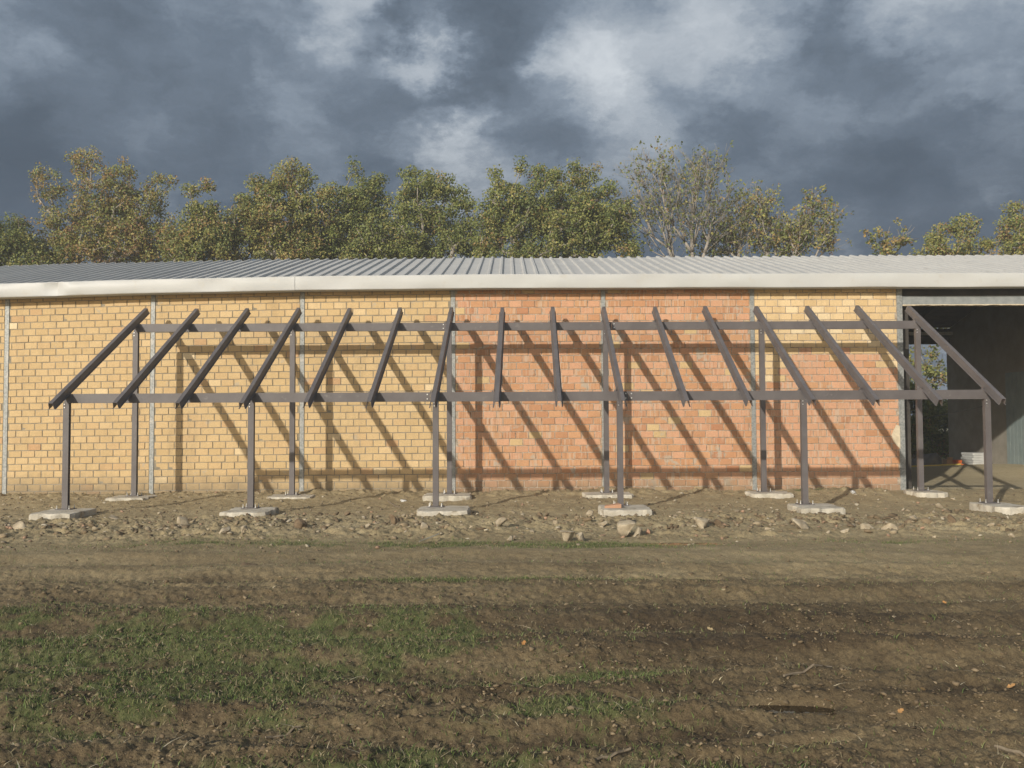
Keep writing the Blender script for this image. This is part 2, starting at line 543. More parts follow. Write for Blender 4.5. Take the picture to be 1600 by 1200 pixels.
m, nt = new_mat('muddy_water')
nt.p.inputs['Base Color'].default_value = (0.030, 0.021, 0.012, 1)
nt.p.inputs['Roughness'].default_value = 0.06
nt.p.inputs['IOR'].default_value = 1.33
M['water'] = m

# ------------------------------------------------------------------ ground
YF, YB, YW = 14.033, 16.467, 17.28          # front posts, back posts, brick wall
RUTS = [(4.35, 0.16, 0.055, 0.018), (5.45, 0.20, 0.075, -0.012), (6.35, 0.22, 0.085, -0.020), (7.35, 0.20, 0.05, 0.010), (8.35, 0.24, 0.045, 0.006), (9.35, 0.26, 0.04, -0.006)]
PUDDLES = [(on_ground(1225, 1104), 0.25, 0.06, -0.5), (on_ground(1060, 849), 0.44, 0.13, 0.0), (on_ground(1190, 1165), 0.30, 0.04, 0.1)]


def grass_mask(X, Y):
    """how much grass grows, 0..1"""
    n = fbm(X * 1.3, Y * 1.8, 4, 31)
    n2 = fbm(X * 4.5, Y * 6.0, 3, 37)
    px = 795 + X / Y * 1400.0
    g = np.zeros_like(X)

    def blob(cx, cy, rx, ry, s):
        return s * np.exp(-(((X - cx) / rx) ** 2 + ((Y - cy) / ry) ** 2))
    g = np.maximum(g, blob(-2.9, 6.25, 1.5, 0.75, 1.05))
    g = np.maximum(g, blob(-1.5, 5.95, 1.5, 0.75, 1.0))
    g = np.maximum(g, blob(-0.2, 5.25, 0.95, 0.32, 0.9))
    g = np.maximum(g, blob(-2.0, 4.9, 1.8, 0.65, 0.75))
    g = np.maximum(g, blob(0.35, 4.6, 0.55, 0.3, 0.62))
    g = np.maximum(g, blob(0.55, 5.35, 0.55, 0.12, 0.75))
    g = np.maximum(g, blob(1.35, 6.2, 0.8, 0.10, 0.85))
    g = np.maximum(g, blob(0.35, 6.25, 0.25, 0.08, 0.65))
    g = np.maximum(g, blob(-0.55, 8.15, 0.95, 0.17, 0.62))
    g = np.maximum(g, blob(0.55, 8.2, 0.6, 0.16, 0.62))
    g = np.maximum(g, blob(-1.0, 10.55, 1.7, 0.22, 0.85))
    g = np.maximum(g, blob(0.8, 10.4, 1.4, 0.25, 0.75))
    g = np.maximum(g, blob(-3.6, 10.7, 1.2, 0.3, 0.42))
    g = np.maximum(g, blob(4.6, 10.6, 1.2, 0.2, 0.30))
    g = np.maximum(g, blob(1.6, 3.75, 1.0, 0.22, 0.52))
    g = np.maximum(g, blob(-0.6, 3.9, 1.3, 0.25, 0.50))
    g = np.maximum(g, blob(5.7, 16.95, 0.8, 0.12, 0.5))
    g = np.maximum(g, blob(-3.2, 7.0, 1.3, 0.3, 0.45))
    g = g * (0.12 + 0.88 * sstep(0.20, 0.58, n)) * (0.30 + 0.70 * sstep(0.30, 0.66, n2)) * 1.9
    # rank grass on the land nobody drove over, far off and behind
    far = np.maximum(sstep(28, 34, Y), sstep(2.0, -1.0, Y))
    thin = 0.07 * sstep(0.42, 0.62, n2) * sstep(3.0, 4.0, Y) * sstep(11.6, 10.6, Y)
    return np.clip(np.maximum(np.maximum(g, thin), far * 0.6), 0, 1)


def ground_h(X, Y):
    X = np.asarray(X, float); Y = np.asarray(Y, float)
    near = sstep(26, 20, Y) * sstep(-2, 2, Y) * sstep(18, 12, np.abs(X))
    warp = (fbm(X * 0.35, Y * 0.35, 3, 3) - 0.5)
    h = 0.10 * (fbm(X * 0.45, Y * 0.6, 3, 5) - 0.5) * near
    rubble = sstep(10.6, 11.6, Y) * sstep(13.9, 13.0, Y)
    under = sstep(12.8, 14.0, Y)
    mud = sstep(9.6, 7.8, Y)
    # wheel ruts that run across the picture
    for (y0, wd, dp, sl) in RUTS:
        v = Y - (y0 + sl * X + 0.55 * warp + 0.04 * np.sin(X * 1.7 + y0))
        vary = 0.45 + 0.9 * fbm(X * 0.5, X * 0 + y0, 2, 9)
        h = h - dp * vary * near * np.exp(-(v / wd) ** 2) + 0.55 * dp * vary * near * (np.exp(-((v - 1.7 * wd) / (0.6 * wd)) ** 2) + np.exp(-((v + 1.7 * wd) / (0.6 * wd)) ** 2))
        # lug prints left by the tyre
        lug = np.abs((X * 6.2 + np.sign(v) * Y * 3.0 + 2 * warp) % 1.0 - 0.5) * 2
        h = h + 0.003 * near * vary * np.exp(-(v / (wd * 1.1)) ** 2) * sstep(0.35, 0.75, lug)
    a1 = 1 - np.abs(2 * fbm(X * 2.6, Y * 4.6, 3, 13) - 1)
    a2 = fbm(X * 8.5, Y * 11.0, 4, 17, 0.66)
    a3 = fbm(X * 24.0, Y * 30.0, 4, 23, 0.7)
    patch = sstep(0.35, 0.65, fbm(X * 1.1, Y * 1.6, 3, 41))
    h = h + near * ((0.014 * mud * patch + 0.008 + 0.09 * rubble * patch) * (a1 - 0.6))
    h = h + near * ((0.040 * mud * (0.3 + 0.7 * patch) + 0.024 + 0.10 * rubble * (0.4 + 0.6 * patch)) * (a2 - 0.5))
    a4 = fbm(X * 62.0, Y * 70.0, 2, 29, 0.6)
    h = h + near * ((0.030 * mud + 0.012 + 0.040 * rubble) * (a3 - 0.5)) + near * (0.012 * mud + 0.005) * (a4 - 0.5)
    # ground lifts a little towards the wall, more at the doorway
    h = h + 0.02 * rubble + near * 0.003 * under * np.clip(X, 0, 9) + 0.055 * near * sstep(15.2, 16.3, Y) 
    h = h + np.exp(-((Y - 17.0) / 0.40) ** 2) * (0.09 * fbm(X * 1.6, Y * 0, 3, 47) + 0.10 * (a2 - 0.5)) * sstep(7.4, 6.8, X) + near * 0.03 * sstep(13.6, 14.4, Y) * (a2 - 0.5)
    # inside the shed it is level, with earth banked along the far side wall
    ins = sstep(17.3, 17.9, Y) * sstep(7.2, 7.9, X) * sstep(27.0, 26.0, Y) * sstep(16, 14, X)
    bank = 0.20 * sstep(10.2, 12.6, X) * sstep(26.2, 22.4, Y) * sstep(19.5, 21.5, Y)
    h = h * (1 - ins) + ins * (0.075 + bank + 0.012 * (a2 - 0.5))
    for (c, rx, ry, rot) in PUDDLES:
        q = ((X - c.x) / rx) ** 2 + ((Y - c.y - math.tan(rot * 0.12) * (X - c.x)) / ry) ** 2
        k = np.exp(-q * 0.7)
        h = h * (1 - np.minimum(1, 1.7 * k)) - 0.035 * k
    return h


ys = [-60, -40, -22, -12, -6, -2, 0, 1.2, 2.2, 2.8, 3.2]
yy = 3.3
while yy < 18.0:
    ys.append(yy); yy += 0.0105 + 0.0024 * (yy - 3.3)
while yy < 27:
    ys.append(yy); yy += 0.12
ys += list(np.geomspace(27.3, 120, 24))
ys = np.array(ys)
# columns fan out with distance so that near earth gets the finest grid
US = np.linspace(-1, 1, 880)
EXT = np.geomspace(0.4, 96, 16)
hw = np.clip(0.62 * ys + 2.0, 4.2, 14.2)[:, None]
GX = np.concatenate([-(hw + EXT[::-1][None]), US[None] * hw, hw + EXT[None]], 1)
GY = np.repeat(ys[:, None], GX.shape[1], 1)
GZ = ground_h(GX, GY)
ny, nx = GX.shape
idx = np.arange(nx * ny).reshape(ny, nx)
quads = np.stack([idx[:-1, :-1], idx[:-1, 1:], idx[1:, 1:], idx[1:, :-1]], -1).reshape(-1, 4)
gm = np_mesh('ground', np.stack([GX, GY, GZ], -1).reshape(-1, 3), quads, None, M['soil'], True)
nearz = sstep(12.2, 5.2, GY)
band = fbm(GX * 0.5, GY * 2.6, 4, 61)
tonev = 0.67 - 0.48 * nearz + 0.40 * (band - 0.5) * (0.5 + nearz)  # soil tone darkens gradually towards the camera
tonev += 0.20 * np.exp(-(((GX - 3.4) / 2.2) ** 2 + ((GY - 8.9) / 0.9) ** 2)) + 0.14 * np.exp(-(((GX - 4.4) / 1.2) ** 2 + ((GY - 6.1) / 0.5) ** 2))
tonev += 0.06 * sstep(10.5, 12, GY)
dark = np.zeros_like(GX)
for (cx, cy, rx, ry, s) in ((0.2, 6.55, 1.7, 0.28, 0.26), (-0.2, 5.95, 1.2, 0.20, 0.26), (1.6, 5.85, 1.6, 0.18, 0.22), (1.2, 4.25, 1.3, 0.12, 0.2), (-3.0, 7.6, 1.4, 0.12, 0.14), (2.6, 7.4, 1.2, 0.16, 0.10)):
    dark = np.maximum(dark, s * np.exp(-(((GX - cx) / rx) ** 2 + ((GY - cy) / ry) ** 2)))
tonev -= dark * 0.8
ins = sstep(17.0, 17.5, GY) * sstep(7.2, 7.8, GX) * sstep(27.0, 26.0, GY)
tonev = tonev * (1 - ins) + ins * 0.97
wetv = np.clip(dark * 2.2 + nearz * 0.25, 0, 1)
far = sstep(27, 34, GY)
attr_color(gm, 'soil', np.stack([np.clip(tonev, 0.02, 1), np.clip(grass_mask(GX, np.where(np.abs(GY) < .1, .1, GY)), 0, 1), wetv], -1).reshape(-1, 3).astype(np.float32))
ground = bpy.data.objects.new('ground', gm)
place(ground, None, (0, 0, 0)); tag(ground, 'muddy building-site ground with tyre ruts, rubble and patchy grass', kind='structure')


def gh(x, y):
    return float(ground_h(np.array([x]), np.array([y]))[0])


for (c, rx, ry, rot), lab in zip(PUDDLES, ('narrow brown puddle in a rut of the dark foreground mud', 'shallow reddish puddle below the rubble row', 'thin wet strip lying in the nearest rut')):
    zs = -0.012
    vs = [(c.x, c.y, zs)]
    for i in range(40):
        a = 2 * math.pi * i / 40
        r = 1.5 + 0.1 * math.sin(3 * a) + 0.08 * math.sin(7 * a + 1)
        x, y = math.cos(a) * rx * r, math.sin(a) * ry * r
        vs.append((c.x + x, c.y + y + math.tan(rot * 0.12) * x, zs))
    o = MB().add(vs, [(0, i + 1, (i + 1) % 40 + 1) for i in range(40)]).build('puddle', M['water'])
    tag(o, lab, kind='structure')

# ------------------------------------------------------------------ warehouse
WALL_END_L, WALL_END_R = -14.2, 16.0
RIDGE_Y, BACK_Y = 21.6, 26.0


def eave(x):
    return 3.965 - (0.0015 * x * x if x < 0 else 0.00015 * x * x)


def ridge(x):
    return 5.365 - (0.0011 * x * x if x < 0 else -0.00005 * x * x)


shed = empty('warehouse', (0, 21.6, 0.0))
tag(shed, 'long low warehouse with ribbed grey metal roof and off-white eaves fascia', 'warehouse')

# roof sheets, five ribs each; front and back slope
PITCH_RIB, NRIB = 0.235, 5
SHEET = PITCH_RIB * NRIB
x = WALL_END_L
k = 0
while x < WALL_END_R:
    prof = []
    for r in range(NRIB):
        b = x + r * PITCH_RIB
        prof += [(b, 0.0), (b + 0.148, 0.0), (b + 0.170, 0.036), (b + 0.211, 0.036), (b + 0.2325, 0.0)]
    prof.append((x + SHEET, 0.0))
    lift = 0.004 * (k % 2)
    for slope in (0, 1):
        ysl = [(17.03, 0.0), (19.3, 0.5), (21.58, 1.0)] if slope == 0 else [(21.62, 1.0), (23.9, 0.5), (26.35, 0.0)]
        mb = MB(); n = len(prof)
        vs = []
        for (y_, f_) in ysl:
            for (px_, pz_) in prof:
                z_ = (eave(px_) + 0.225) * (1 - f_) + ridge(px_) * f_
                vs.append((px_, y_, z_ + pz_ + lift + 0.006 * math.sin(px_ * 1.3 + y_)))
        top = len(vs)
        vs += [(a, b, c - 0.03 - (0.043 if False else 0.0)) for a, b, c in vs]
        fs = []
        for j in range(2):
            for i in range(n - 1):
                fs.append((j * n + i, j * n + i + 1, (j + 1) * n + i + 1, (j + 1) * n + i))
                fs.append((top + j * n + i, top + (j + 1) * n + i, top + (j + 1) * n + i + 1, top + j * n + i + 1))
        for i in range(n - 1):
            fs.append((i, top + i, top + i + 1, i + 1))
            fs.append((2 * n + i, 2 * n + i + 1, top + 2 * n + i + 1, top + 2 * n + i))
        mb.add(vs, fs)
        mb.build('roof_sheet', M['roof'], shed)
    x += SHEET; k += 1

# eaves fascia: folded metal lengths
cuts = [WALL_END_L, at(93, 450, 17.07).x, at(460, 445, 17.07).x, at(1398, 440, 17.07).x, WALL_END_R]
for s in range(4):
    xa, xb = cuts[s] + 0.003, cuts[s + 1] - 0.003 + (0.03 if s < 3 else 0)
    n = max(12, int((xb - xa) / 0.12))
    yoff = 0.004 * (s % 2)
    vs, fs = [], []
    prof = [(0.28, 0.272), (0.0, 0.268), (-0.004, 0.255), (-0.010, 0.14), (-0.004, 0.02), (0.0, 0.0), (0.285, 0.004)]
    for i in range(n + 1):
        X = xa + (xb - xa) * i / n
        wob = 0.006 * math.sin(X * 2.1 + s) + 0.004 * math.sin(X * 5.3)
        dent = 0.035 * math.exp(-((X + 8.62) / 0.16) ** 2) - 0.02 * math.exp(-((X + 8.25) / 0.35) ** 2) + 0.012 * math.exp(-((X + 4.15) / 0.1) ** 2)
        for j, (py_, pz_) in enumerate(prof):
            mid = 1.0 if 1 < j < 5 else 0.25
            vs.append((X, 16.985 + py_ - yoff + (wob + dent) * mid, eave(X) - 0.005 + pz_ + 0.003 * math.sin(X * 1.7 + s)))
    m_ = len(prof)
    for i in range(n):
        for j in range(m_ - 1):
            fs.append((i * m_ + j, i * m_ + j + 1, (i + 1) * m_ + j + 1, (i + 1) * m_ + j))
    MB().add(vs, fs).build('eaves_fascia', M['fascia'], shed, smooth=True)

# steel columns between the brick panels
COLX = [-9.686, -6.872, -3.988, -1.076, 1.834, 4.721, 7.582]
def column(x, wd=0.078):
    mb = MB()
    z1 = eave(x) + 0.05
    mb.box(x - wd / 2, x + wd / 2, YW - 0.006, YW + 0.008, -0.15, z1)
    mb.box(x - 0.006, x + 0.006, YW + 0.008, YW + 0.15, -0.15, z1)
    mb.box(x - wd / 2, x + wd / 2, YW + 0.15, YW + 0.164, -0.15, z1)
    return mb.build('column', M['galvanised'], shed)
for x in COLX[:-1] + [WALL_END_L + 1.5]:
    column(x)
column(COLX[-1], 0.105)

# doorway: lintel with its ragged plaster edge
mb = MB().box(7.64, 13.2, YW + 0.03, YW + 0.20, 3.655, 3.822)
mb.build('lintel', M['lintel'], shed)
MB().box(7.64, 13.2, YW + 0.10, YW + 0.16, 3.826, 4.05).build('lintel_recess_shade', M['dark_inside'], shed)  # dark strip standing for the shaded gap above the lintel
vs, fs = [], []
for i in range(141):
    X = 7.64 + i * (5.56 / 140)
    zb = 3.628 + 0.016 * (vnoise(np.array([X * 7]), np.array([0.5]), 3)[0]) + 0.008 * random.random()
    for (y_, z_) in ((YW + 0.034, 3.66), (YW + 0.022, 3.655), (YW + 0.022, zb), (YW + 0.19, zb + 0.003)):
        vs.append((X, y_, z_))
for i in range(140):
    for j in range(3):
        fs.append((i * 4 + j, i * 4 + j + 1, (i + 1) * 4 + j + 1, (i + 1) * 4 + j))
MB().add(vs, fs).build('lintel_edge', M['plaster'], shed)

# walls of the shed seen through the doorway and those that close the building
SIDE_X = 12.85
def gabled(x0, x1, ya, yb, name, mat):
    ze, zr = 4.0, 5.18
    prof = [(ya, -0.1), (yb, -0.1), (yb, ze), (RIDGE_Y, zr), (ya, ze)]
    MB().add([(x0, y, z) for y, z in prof] + [(x1, y, z) for y, z in prof],
             [(4, 3, 2, 1, 0), (5, 6, 7, 8, 9), (0, 1, 6, 5), (1, 2, 7, 6), (2, 3, 8, 7), (3, 4, 9, 8), (4, 0, 5, 9)]).build(name, mat, shed)


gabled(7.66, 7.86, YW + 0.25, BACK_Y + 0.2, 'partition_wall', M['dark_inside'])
gabled(SIDE_X, SIDE_X + 0.25, YW + 0.2, BACK_Y + 0.2, 'side_wall', M['render'])
mb = MB()
for i in range(17):
    y0 = 20.2 + i * 0.17
    mb.box(SIDE_X - 0.03, SIDE_X - 0.002, y0, y0 + 0.155, 0.05, 2.6)
mb.build('sheet_door', M['sheet_blue'], shed)
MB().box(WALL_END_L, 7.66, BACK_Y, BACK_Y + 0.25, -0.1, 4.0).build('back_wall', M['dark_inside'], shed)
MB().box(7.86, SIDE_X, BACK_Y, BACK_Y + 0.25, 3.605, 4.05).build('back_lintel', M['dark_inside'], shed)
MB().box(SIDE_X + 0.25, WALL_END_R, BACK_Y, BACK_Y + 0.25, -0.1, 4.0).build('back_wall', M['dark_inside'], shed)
MB().box(SIDE_X + 0.2, WALL_END_R, YW + 0.03, YW + 0.25, -0.1, 4.0).build('front_wall', M['render'], shed)
for xg in (WALL_END_L + 0.02, WALL_END_R - 0.25):
    gabled(xg, xg + 0.2, YW + 0.3, BACK_Y - 0.01, 'gable_wall', M['render'])
MB().box(7.86, SIDE_X - 0.02, 25.75, 25.85, 3.84, 3.93).build('tie_beam', M['white'], shed)
for xr in (9.6, 11.4):
    mb = MB()
    mb.extrude([(-0.05, -0.16), (0.05, -0.16), (0.05, 0), (-0.05, 0)], (xr, 17.7, 4.04), (xr, 21.55, 5.08), (1, 0, 0), (0, -0.25, 0.97))
    mb.extrude([(-0.05, -0.16), (0.05, -0.16), (0.05, 0), (-0.05, 0)], (xr, 21.65, 5.08), (xr, 25.7, 4.04), (1, 0, 0), (0, 0.25, 0.97))
    mb.build('roof_truss', M['dark_inside'], shed)
for (ya, za, yb, zb) in ((YW + 0.32, 4.06, RIDGE_Y, 5.16), (RIDGE_Y, 5.16, BACK_Y - 0.02, 4.06)):  # dark ceiling liner, added to dim the light inside
    n_ = 14
    for k in range(n_):
        f0, f1 = k / n_, (k + 1) / n_ - 0.006
        p0, p1 = (ya + (yb - ya) * f0, za + (zb - za) * f0), (ya + (yb - ya) * f1, za + (zb - za) * f1)
        MB().add([(7.87, *p0), (SIDE_X - 0.01, *p0), (SIDE_X - 0.01, *p1), (7.87, *p1), (7.87, p0[0], p0[1] + .02), (SIDE_X - 0.01, p0[0], p0[1] + .02), (SIDE_X - 0.01, p1[0], p1[1] + .02), (7.87, p1[0], p1[1] + .02)],
                 [(3, 2, 1, 0), (4, 5, 6, 7), (0, 1, 5, 4), (1, 2, 6, 5), (2, 3, 7, 6), (3, 0, 4, 7)]).build('added_ceiling_board', M['dark_inside'], shed)
cable = [Vector((7.9, 24, 2.25)), Vector((8.6, 24, 1.85)), Vector((10.9, 24.1, 1.55)), Vector((11.2, 24.1, 1.43)), Vector((11.5, 24.1, 1.5)), Vector((12.8, 24.2, 1.75))]
MB().tube(cable, 0.008, 5).build('cable', M['tarp'], shed)

# ------------------------------------------------------------------ brick panels
BL, BH, JT = 0.2505, 0.1335, 0.0155


def brick_mesh(name, mat, seed, wx=BL - JT, wz=BH - JT):
    r = random.Random(seed)
    hx, hz, c, dp = wx / 2, wz / 2, 0.0045, 0.055
    j = lambda a: r.uniform(-a, a)
    front = [(-hx + c + j(.002), j(.0015), -hz + c + j(.002)), (hx - c + j(.002), j(.0015), -hz + c + j(.002)), (hx - c + j(.002), j(.0015), hz - c + j(.002)), (-hx + c + j(.002), j(.0015), hz - c + j(.002))]
    mid = [(-hx, c, -hz), (hx, c, -hz), (hx, c, hz), (-hx, c, hz)]
    mid = [(a + j(.0015), b, e + j(.0015)) for a, b, e in mid]
    back = [(a, dp, e) for a, _, e in mid]
    # a knocked-off corner on part of the bricks
    if r.random() < 0.2:
        q = r.randrange(4); a, b, e = front[q]
        front[q] = (a * 0.965, b + 0.005, e * 0.93)
    mb = MB().add(front + mid + back, [(0, 1, 2, 3)] + [(4 + i, 4 + (i + 1) % 4, (i + 1) % 4, i) for i in range(4)] + [(8 + i, 8 + (i + 1) % 4, 4 + (i + 1) % 4, 4 + i) for i in range(4)] + [(11, 10, 9, 8)])
    return mb, mb.mesh(name, (0, 0, 0), mat)


BRICKS = {k: [brick_mesh('brick', M[k], 100 * i + j) for j in range(14)] for i, k in enumerate(('brick_yellow', 'brick_orange', 'brick_pale', 'brick_salmon'))}
NROW = 30


def course(x, r):
    """height of the foot of course r at x: the courses follow the sagging eave"""
    z0 = 0.02 + 0.0028 * min(max(x, -9), 8)
    return z0 + (eave(x) + 0.065 - z0) * r / NROW


def brick_wall(x0, x1, label, chooser, mortar, whole=True):
    cx = (x0 + x1) / 2
    wall = empty('brick_wall', (cx, YW, 0.0))
    tag(wall, label, 'brick wall', 'brick panels between the steel columns')
    # core of mortar behind the bricks
    n = 12
    vs, fs = [], []
    for i in range(n + 1):
        X = x0 + (x1 - x0) * i / n
        vs += [(X, YW + 0.0075, -0.15), (X, YW + 0.0075, course(X, NROW)), (X, YW + 0.23, course(X, NROW)), (X, YW + 0.23, -0.15)]
    for i in range(n):
        for j in range(4):
            fs.append((i * 4 + j, (i + 1) * 4 + j, (i + 1) * 4 + (j + 1) % 4, i * 4 + (j + 1) % 4))
    fs += [(0, 1, 2, 3), (n * 4 + 3, n * 4 + 2, n * 4 + 1, n * 4)]
    MB().add(vs, fs).build('mortar_bed', mortar, wall)
    rest = {}
    rr = random.Random(int(x0 * 1000))
    start = rr.uniform(0, BL)
    for r in range(NROW):
        bx = x0 - start - (BL / 2 if r % 2 else 0) + rr.uniform(-0.018, 0.018)
        while bx < x1 - 0.03:
            ln = BL * rr.uniform(0.965, 1.03)
            a, b = max(bx, x0 + 0.006), min(bx + ln, x1 - 0.006)
            bx += ln
            if b - a < 0.045:
                continue
            X = (a + b) / 2
            z0, z1 = course(X, r), course(X, r + 1)
            slope = (course(b, r) - course(a, r)) / (b - a)
            kind = chooser(X, (z0 + z1) / 2, rr)
            mb, me = rr.choice(BRICKS[kind])
            sx = (b - a - JT) / (BL - JT)
            dy = rr.uniform(-0.004, 0.003) - (0.004 if kind == 'brick_orange' else 0) * rr.random()
            loc = (X, YW + dy, (z0 + z1) / 2 + rr.uniform(-0.0015, 0.0015))
            tilt = -math.atan(slope) + rr.uniform(-0.006, 0.006)
            if whole and sx > 0.9 and 0 < r < NROW - 1:
                o = bpy.data.objects.new('brick', me)
                COL.objects.link(o)
                o.parent = wall
                o.location = Vector(loc) - Vector((cx, YW, 0))
                o.rotation_euler = (rr.uniform(-.008, .008), tilt, rr.uniform(-.01, .01))
                o.scale = (sx, 1, (z1 - z0 - JT) / (BH - JT))
            else:
                tgt = rest.setdefault(kind, MB())
                ct, st = math.cos(-tilt), math.sin(-tilt)
                sc = (z1 - z0 - JT) / (BH - JT)
                vs = [(loc[0] + (p[0] * sx) * ct - p[2] * sc * st, loc[1] + p[1], loc[2] + p[0] * sx * st + p[2] * sc * ct) for p in mb.v]
                tgt.add(vs, mb.f)
    for kind, mb in rest.items():
        o = mb.build('cut_bricks', M[kind], wall)
        o['kind'] = 'stuff'
    return wall


def yellow(X, z, r):
    return 'brick_pale' if r.random() < 0.03 else 'brick_yellow'


def orange(X, z, r):
    q = r.random()
    return 'brick_yellow' if q < 0.035 else ('brick_salmon' if q < 0.3 else 'brick_orange')


def orange_b(X, z, r):
    q = r.random()
    return 'brick_yellow' if q < 0.05 else ('brick_salmon' if q < 0.4 else 'brick_orange')


def mixed(X, z, r):
    edge = 2.72 + 0.12 * math.sin(X * 2.3) - 0.28 * (1 if X < 5.35 else 0)
    if z > edge:
        return 'brick_pale'
    if z > edge - 0.3 and r.random() < 0.4:
        return 'brick_pale'
    return 'brick_salmon' if r.random() < 0.8 else 'brick_orange'


g = 0.036
brick_wall(WALL_END_L + 0.02, COLX[0] - g, 'yellow brick panel cut off by the left edge of the picture', yellow, M['mortar'], whole=False)
brick_wall(COLX[0] + g, COLX[1] - g, 'yellow brick panel behind the first, leftmost sloping rafter', yellow, M['mortar'])
brick_wall(COLX[1] + g, COLX[2] - g, 'yellow brick panel second from the left, holding the leftmost post shadow', yellow, M['mortar'])
brick_wall(COLX[2] + g, COLX[3] - g, 'yellow brick panel directly left of the orange brickwork', yellow, M['mortar'])
brick_wall(COLX[3] + g, COLX[4] - g, 'orange brick panel next to the yellow brickwork, in the middle of the wall', orange, M['mortar_pale'])
brick_wall(COLX[4] + g, COLX[5] - g, 'orange brick panel left of the two-tone panel', orange_b, M['mortar_pale'])
last = brick_wall(COLX[5] + g, COLX[6] - 0.05, 'two-tone brick panel beside the open doorway, pale yellow above salmon', mixed, M['mortar_pale'])
# smear of plaster at the door jamb
pts = [(7.535, 1.30), (7.535, 0.86), (7.46, 0.93), (7.40, 1.02), (7.37, 1.12), (7.41, 1.22), (7.47, 1.33)]
MB().extrude(pts, (0, YW - 0.016, 0), (0, YW - 0.004, 0), (1, 0, 0), (0, 0, 1)).build('plaster_smear', M['plaster'], last)

# ------------------------------------------------------------------ steel frame for the panels
frame = empty('steel_frame', (0.3, YF, 0.1))
tag(frame, 'grey-brown steel frame of posts, two long beams and sixteen sloping rafters', 'steel frame')
BAY = 2.88
X0F, X0B = -6.907, -6.855
ZF, ZB = 1.895, 3.247              # tops of the two beams
BEAM_H = 0.146


def pad_z(x):
    return 0.112 + 0.0018 * x


post_path = [(0.042, -0.018), (0.042, -0.034), (-0.042, -0.034), (-0.042, 0.034), (0.042, 0.034), (0.042, 0.018)]
POST = outline(post_path, 0.007)


def post(x, y, ztop):
    zb = pad_z(x)
    p = MB().extrude(POST, (x, y, zb + 0.012), (x, y, ztop), (1, 0, 0), (0, 1, 0)).build('post', M['steel'], frame)
    MB().box(x - 0.12, x + 0.12, y - 0.11, y + 0.11, zb, zb + 0.012).build('base_plate', M['steel'], p)
    for sx in (-1, 1):
        for sy in (-1, 1):
            mb = MB().rod((x + sx * 0.095, y + sy * 0.085, zb + 0.012), (x + sx * 0.095, y + sy * 0.085, zb + 0.066), 0.006)
            mb.rod((x + sx * 0.095, y + sy * 0.085, zb + 0.0125), (x + sx * 0.095, y + sy * 0.085, zb + 0.026), 0.012)
            mb.build('anchor_bolt', M['bolt'], p)
    for sz in (-0.05, -0.10):
        MB().rod((x - 0.02, y - 0.0378, ztop + sz + 0.03), (x - 0.02, y - 0.048, ztop + sz + 0.03), 0.009).build('bolt', M['bolt'], p)
    return p


for i in range(6):
    post(X0F + BAY * i, YF, ZF - BEAM_H + 0.002)
for i in range(6):
    post(X0B + BAY * i, YB, ZB - BEAM_H + 0.002)

# the long beams, each in three lengths with bolted splices
beam_path = [(0.035, -BEAM_H + 0.022), (0.035, -BEAM_H), (-0.035, -BEAM_H), (-0.035, 0.0), (0.035, 0.0), (0.035, -0.022)]
BEAM = outline([(a, b + (0.0035 if b == -BEAM_H else (-0.0035 if b == 0 else 0))) for a, b in beam_path], 0.007)
for (x0, y, zt, splits) in ((X0F, YF, ZF, (672.5, 981.5)), (X0B, YB, ZB, (697, 956))):
    ps = [x0 - 0.03] + [at(s, 600, y).x for s in splits] + [x0 + 5 * BAY + 0.055]
    for k in range(3):
        a, b = ps[k] + 0.0015, ps[k + 1] - 0.0015
        bm = MB().extrude(BEAM, (a, y, zt), (b, y, zt), (0, 1, 0), (0, 0, 1)).build('beam', M['steel'], frame)
        if k < 2:
            for sx in (-0.045, 0.045):
                for sz in (-0.035, -0.105):
                    MB().rod((ps[k + 1] + sx, y - 0.0385, zt + sz), (ps[k + 1] + sx, y - 0.050, zt + sz), 0.011).build('splice_bolt', M['bolt'], bm)

# rafters: folded hat channels, open side down
SL = (ZB - ZF) / (YB - YF)
ang = math.atan(SL)
ua, va = Vector((1, 0, 0)), Vector((0, -math.sin(ang), math.cos(ang)))
RAFTER = outline([(-0.058, 0.004), (-0.041, 0.004), (-0.029, 0.104), (0.029, 0.104), (0.041, 0.004), (0.058, 0.004)], 0.006)
for i in range(16):
    xf = X0F + (5 * BAY) / 15.0 * i + 0.005 + (0.006 * math.sin(i * 2.1))
    xb = xf + 0.052
    dx = (xb - xf) / (YB - YF)
    ya, yb = 13.575 + 0.012 * math.sin(i * 1.7), 16.895 + 0.012 * math.cos(i * 2.3)
    pa = (xf + (ya - YF) * dx, ya, ZF + 0.006 + (ya - YF) * SL)
    pb = (xf + (yb - YF) * dx, yb, ZF + 0.006 + (yb - YF) * SL)
    rf = MB().extrude(RAFTER, pa, pb, ua, va).build('rafter', M['steel'], frame)
    for (y, zt, xc) in ((YF, ZF, xf), (YB, ZB, xb)):
        c = MB().box(xc - 0.095, xc - 0.062, y - 0.030, y + 0.028, zt + 0.001, zt + 0.007)
        c.box(xc - 0.066, xc - 0.062, y - 0.030, y + 0.028, zt + 0.0075, zt + 0.05)
        c.rod((xc - 0.081, y - 0.012, zt + 0.0075), (xc - 0.081, y - 0.012, zt + 0.022), 0.009)
        c.build('rafter_clip', M['bolt'] if False else M['steel'], rf)

# ------------------------------------------------------------------ concrete footings


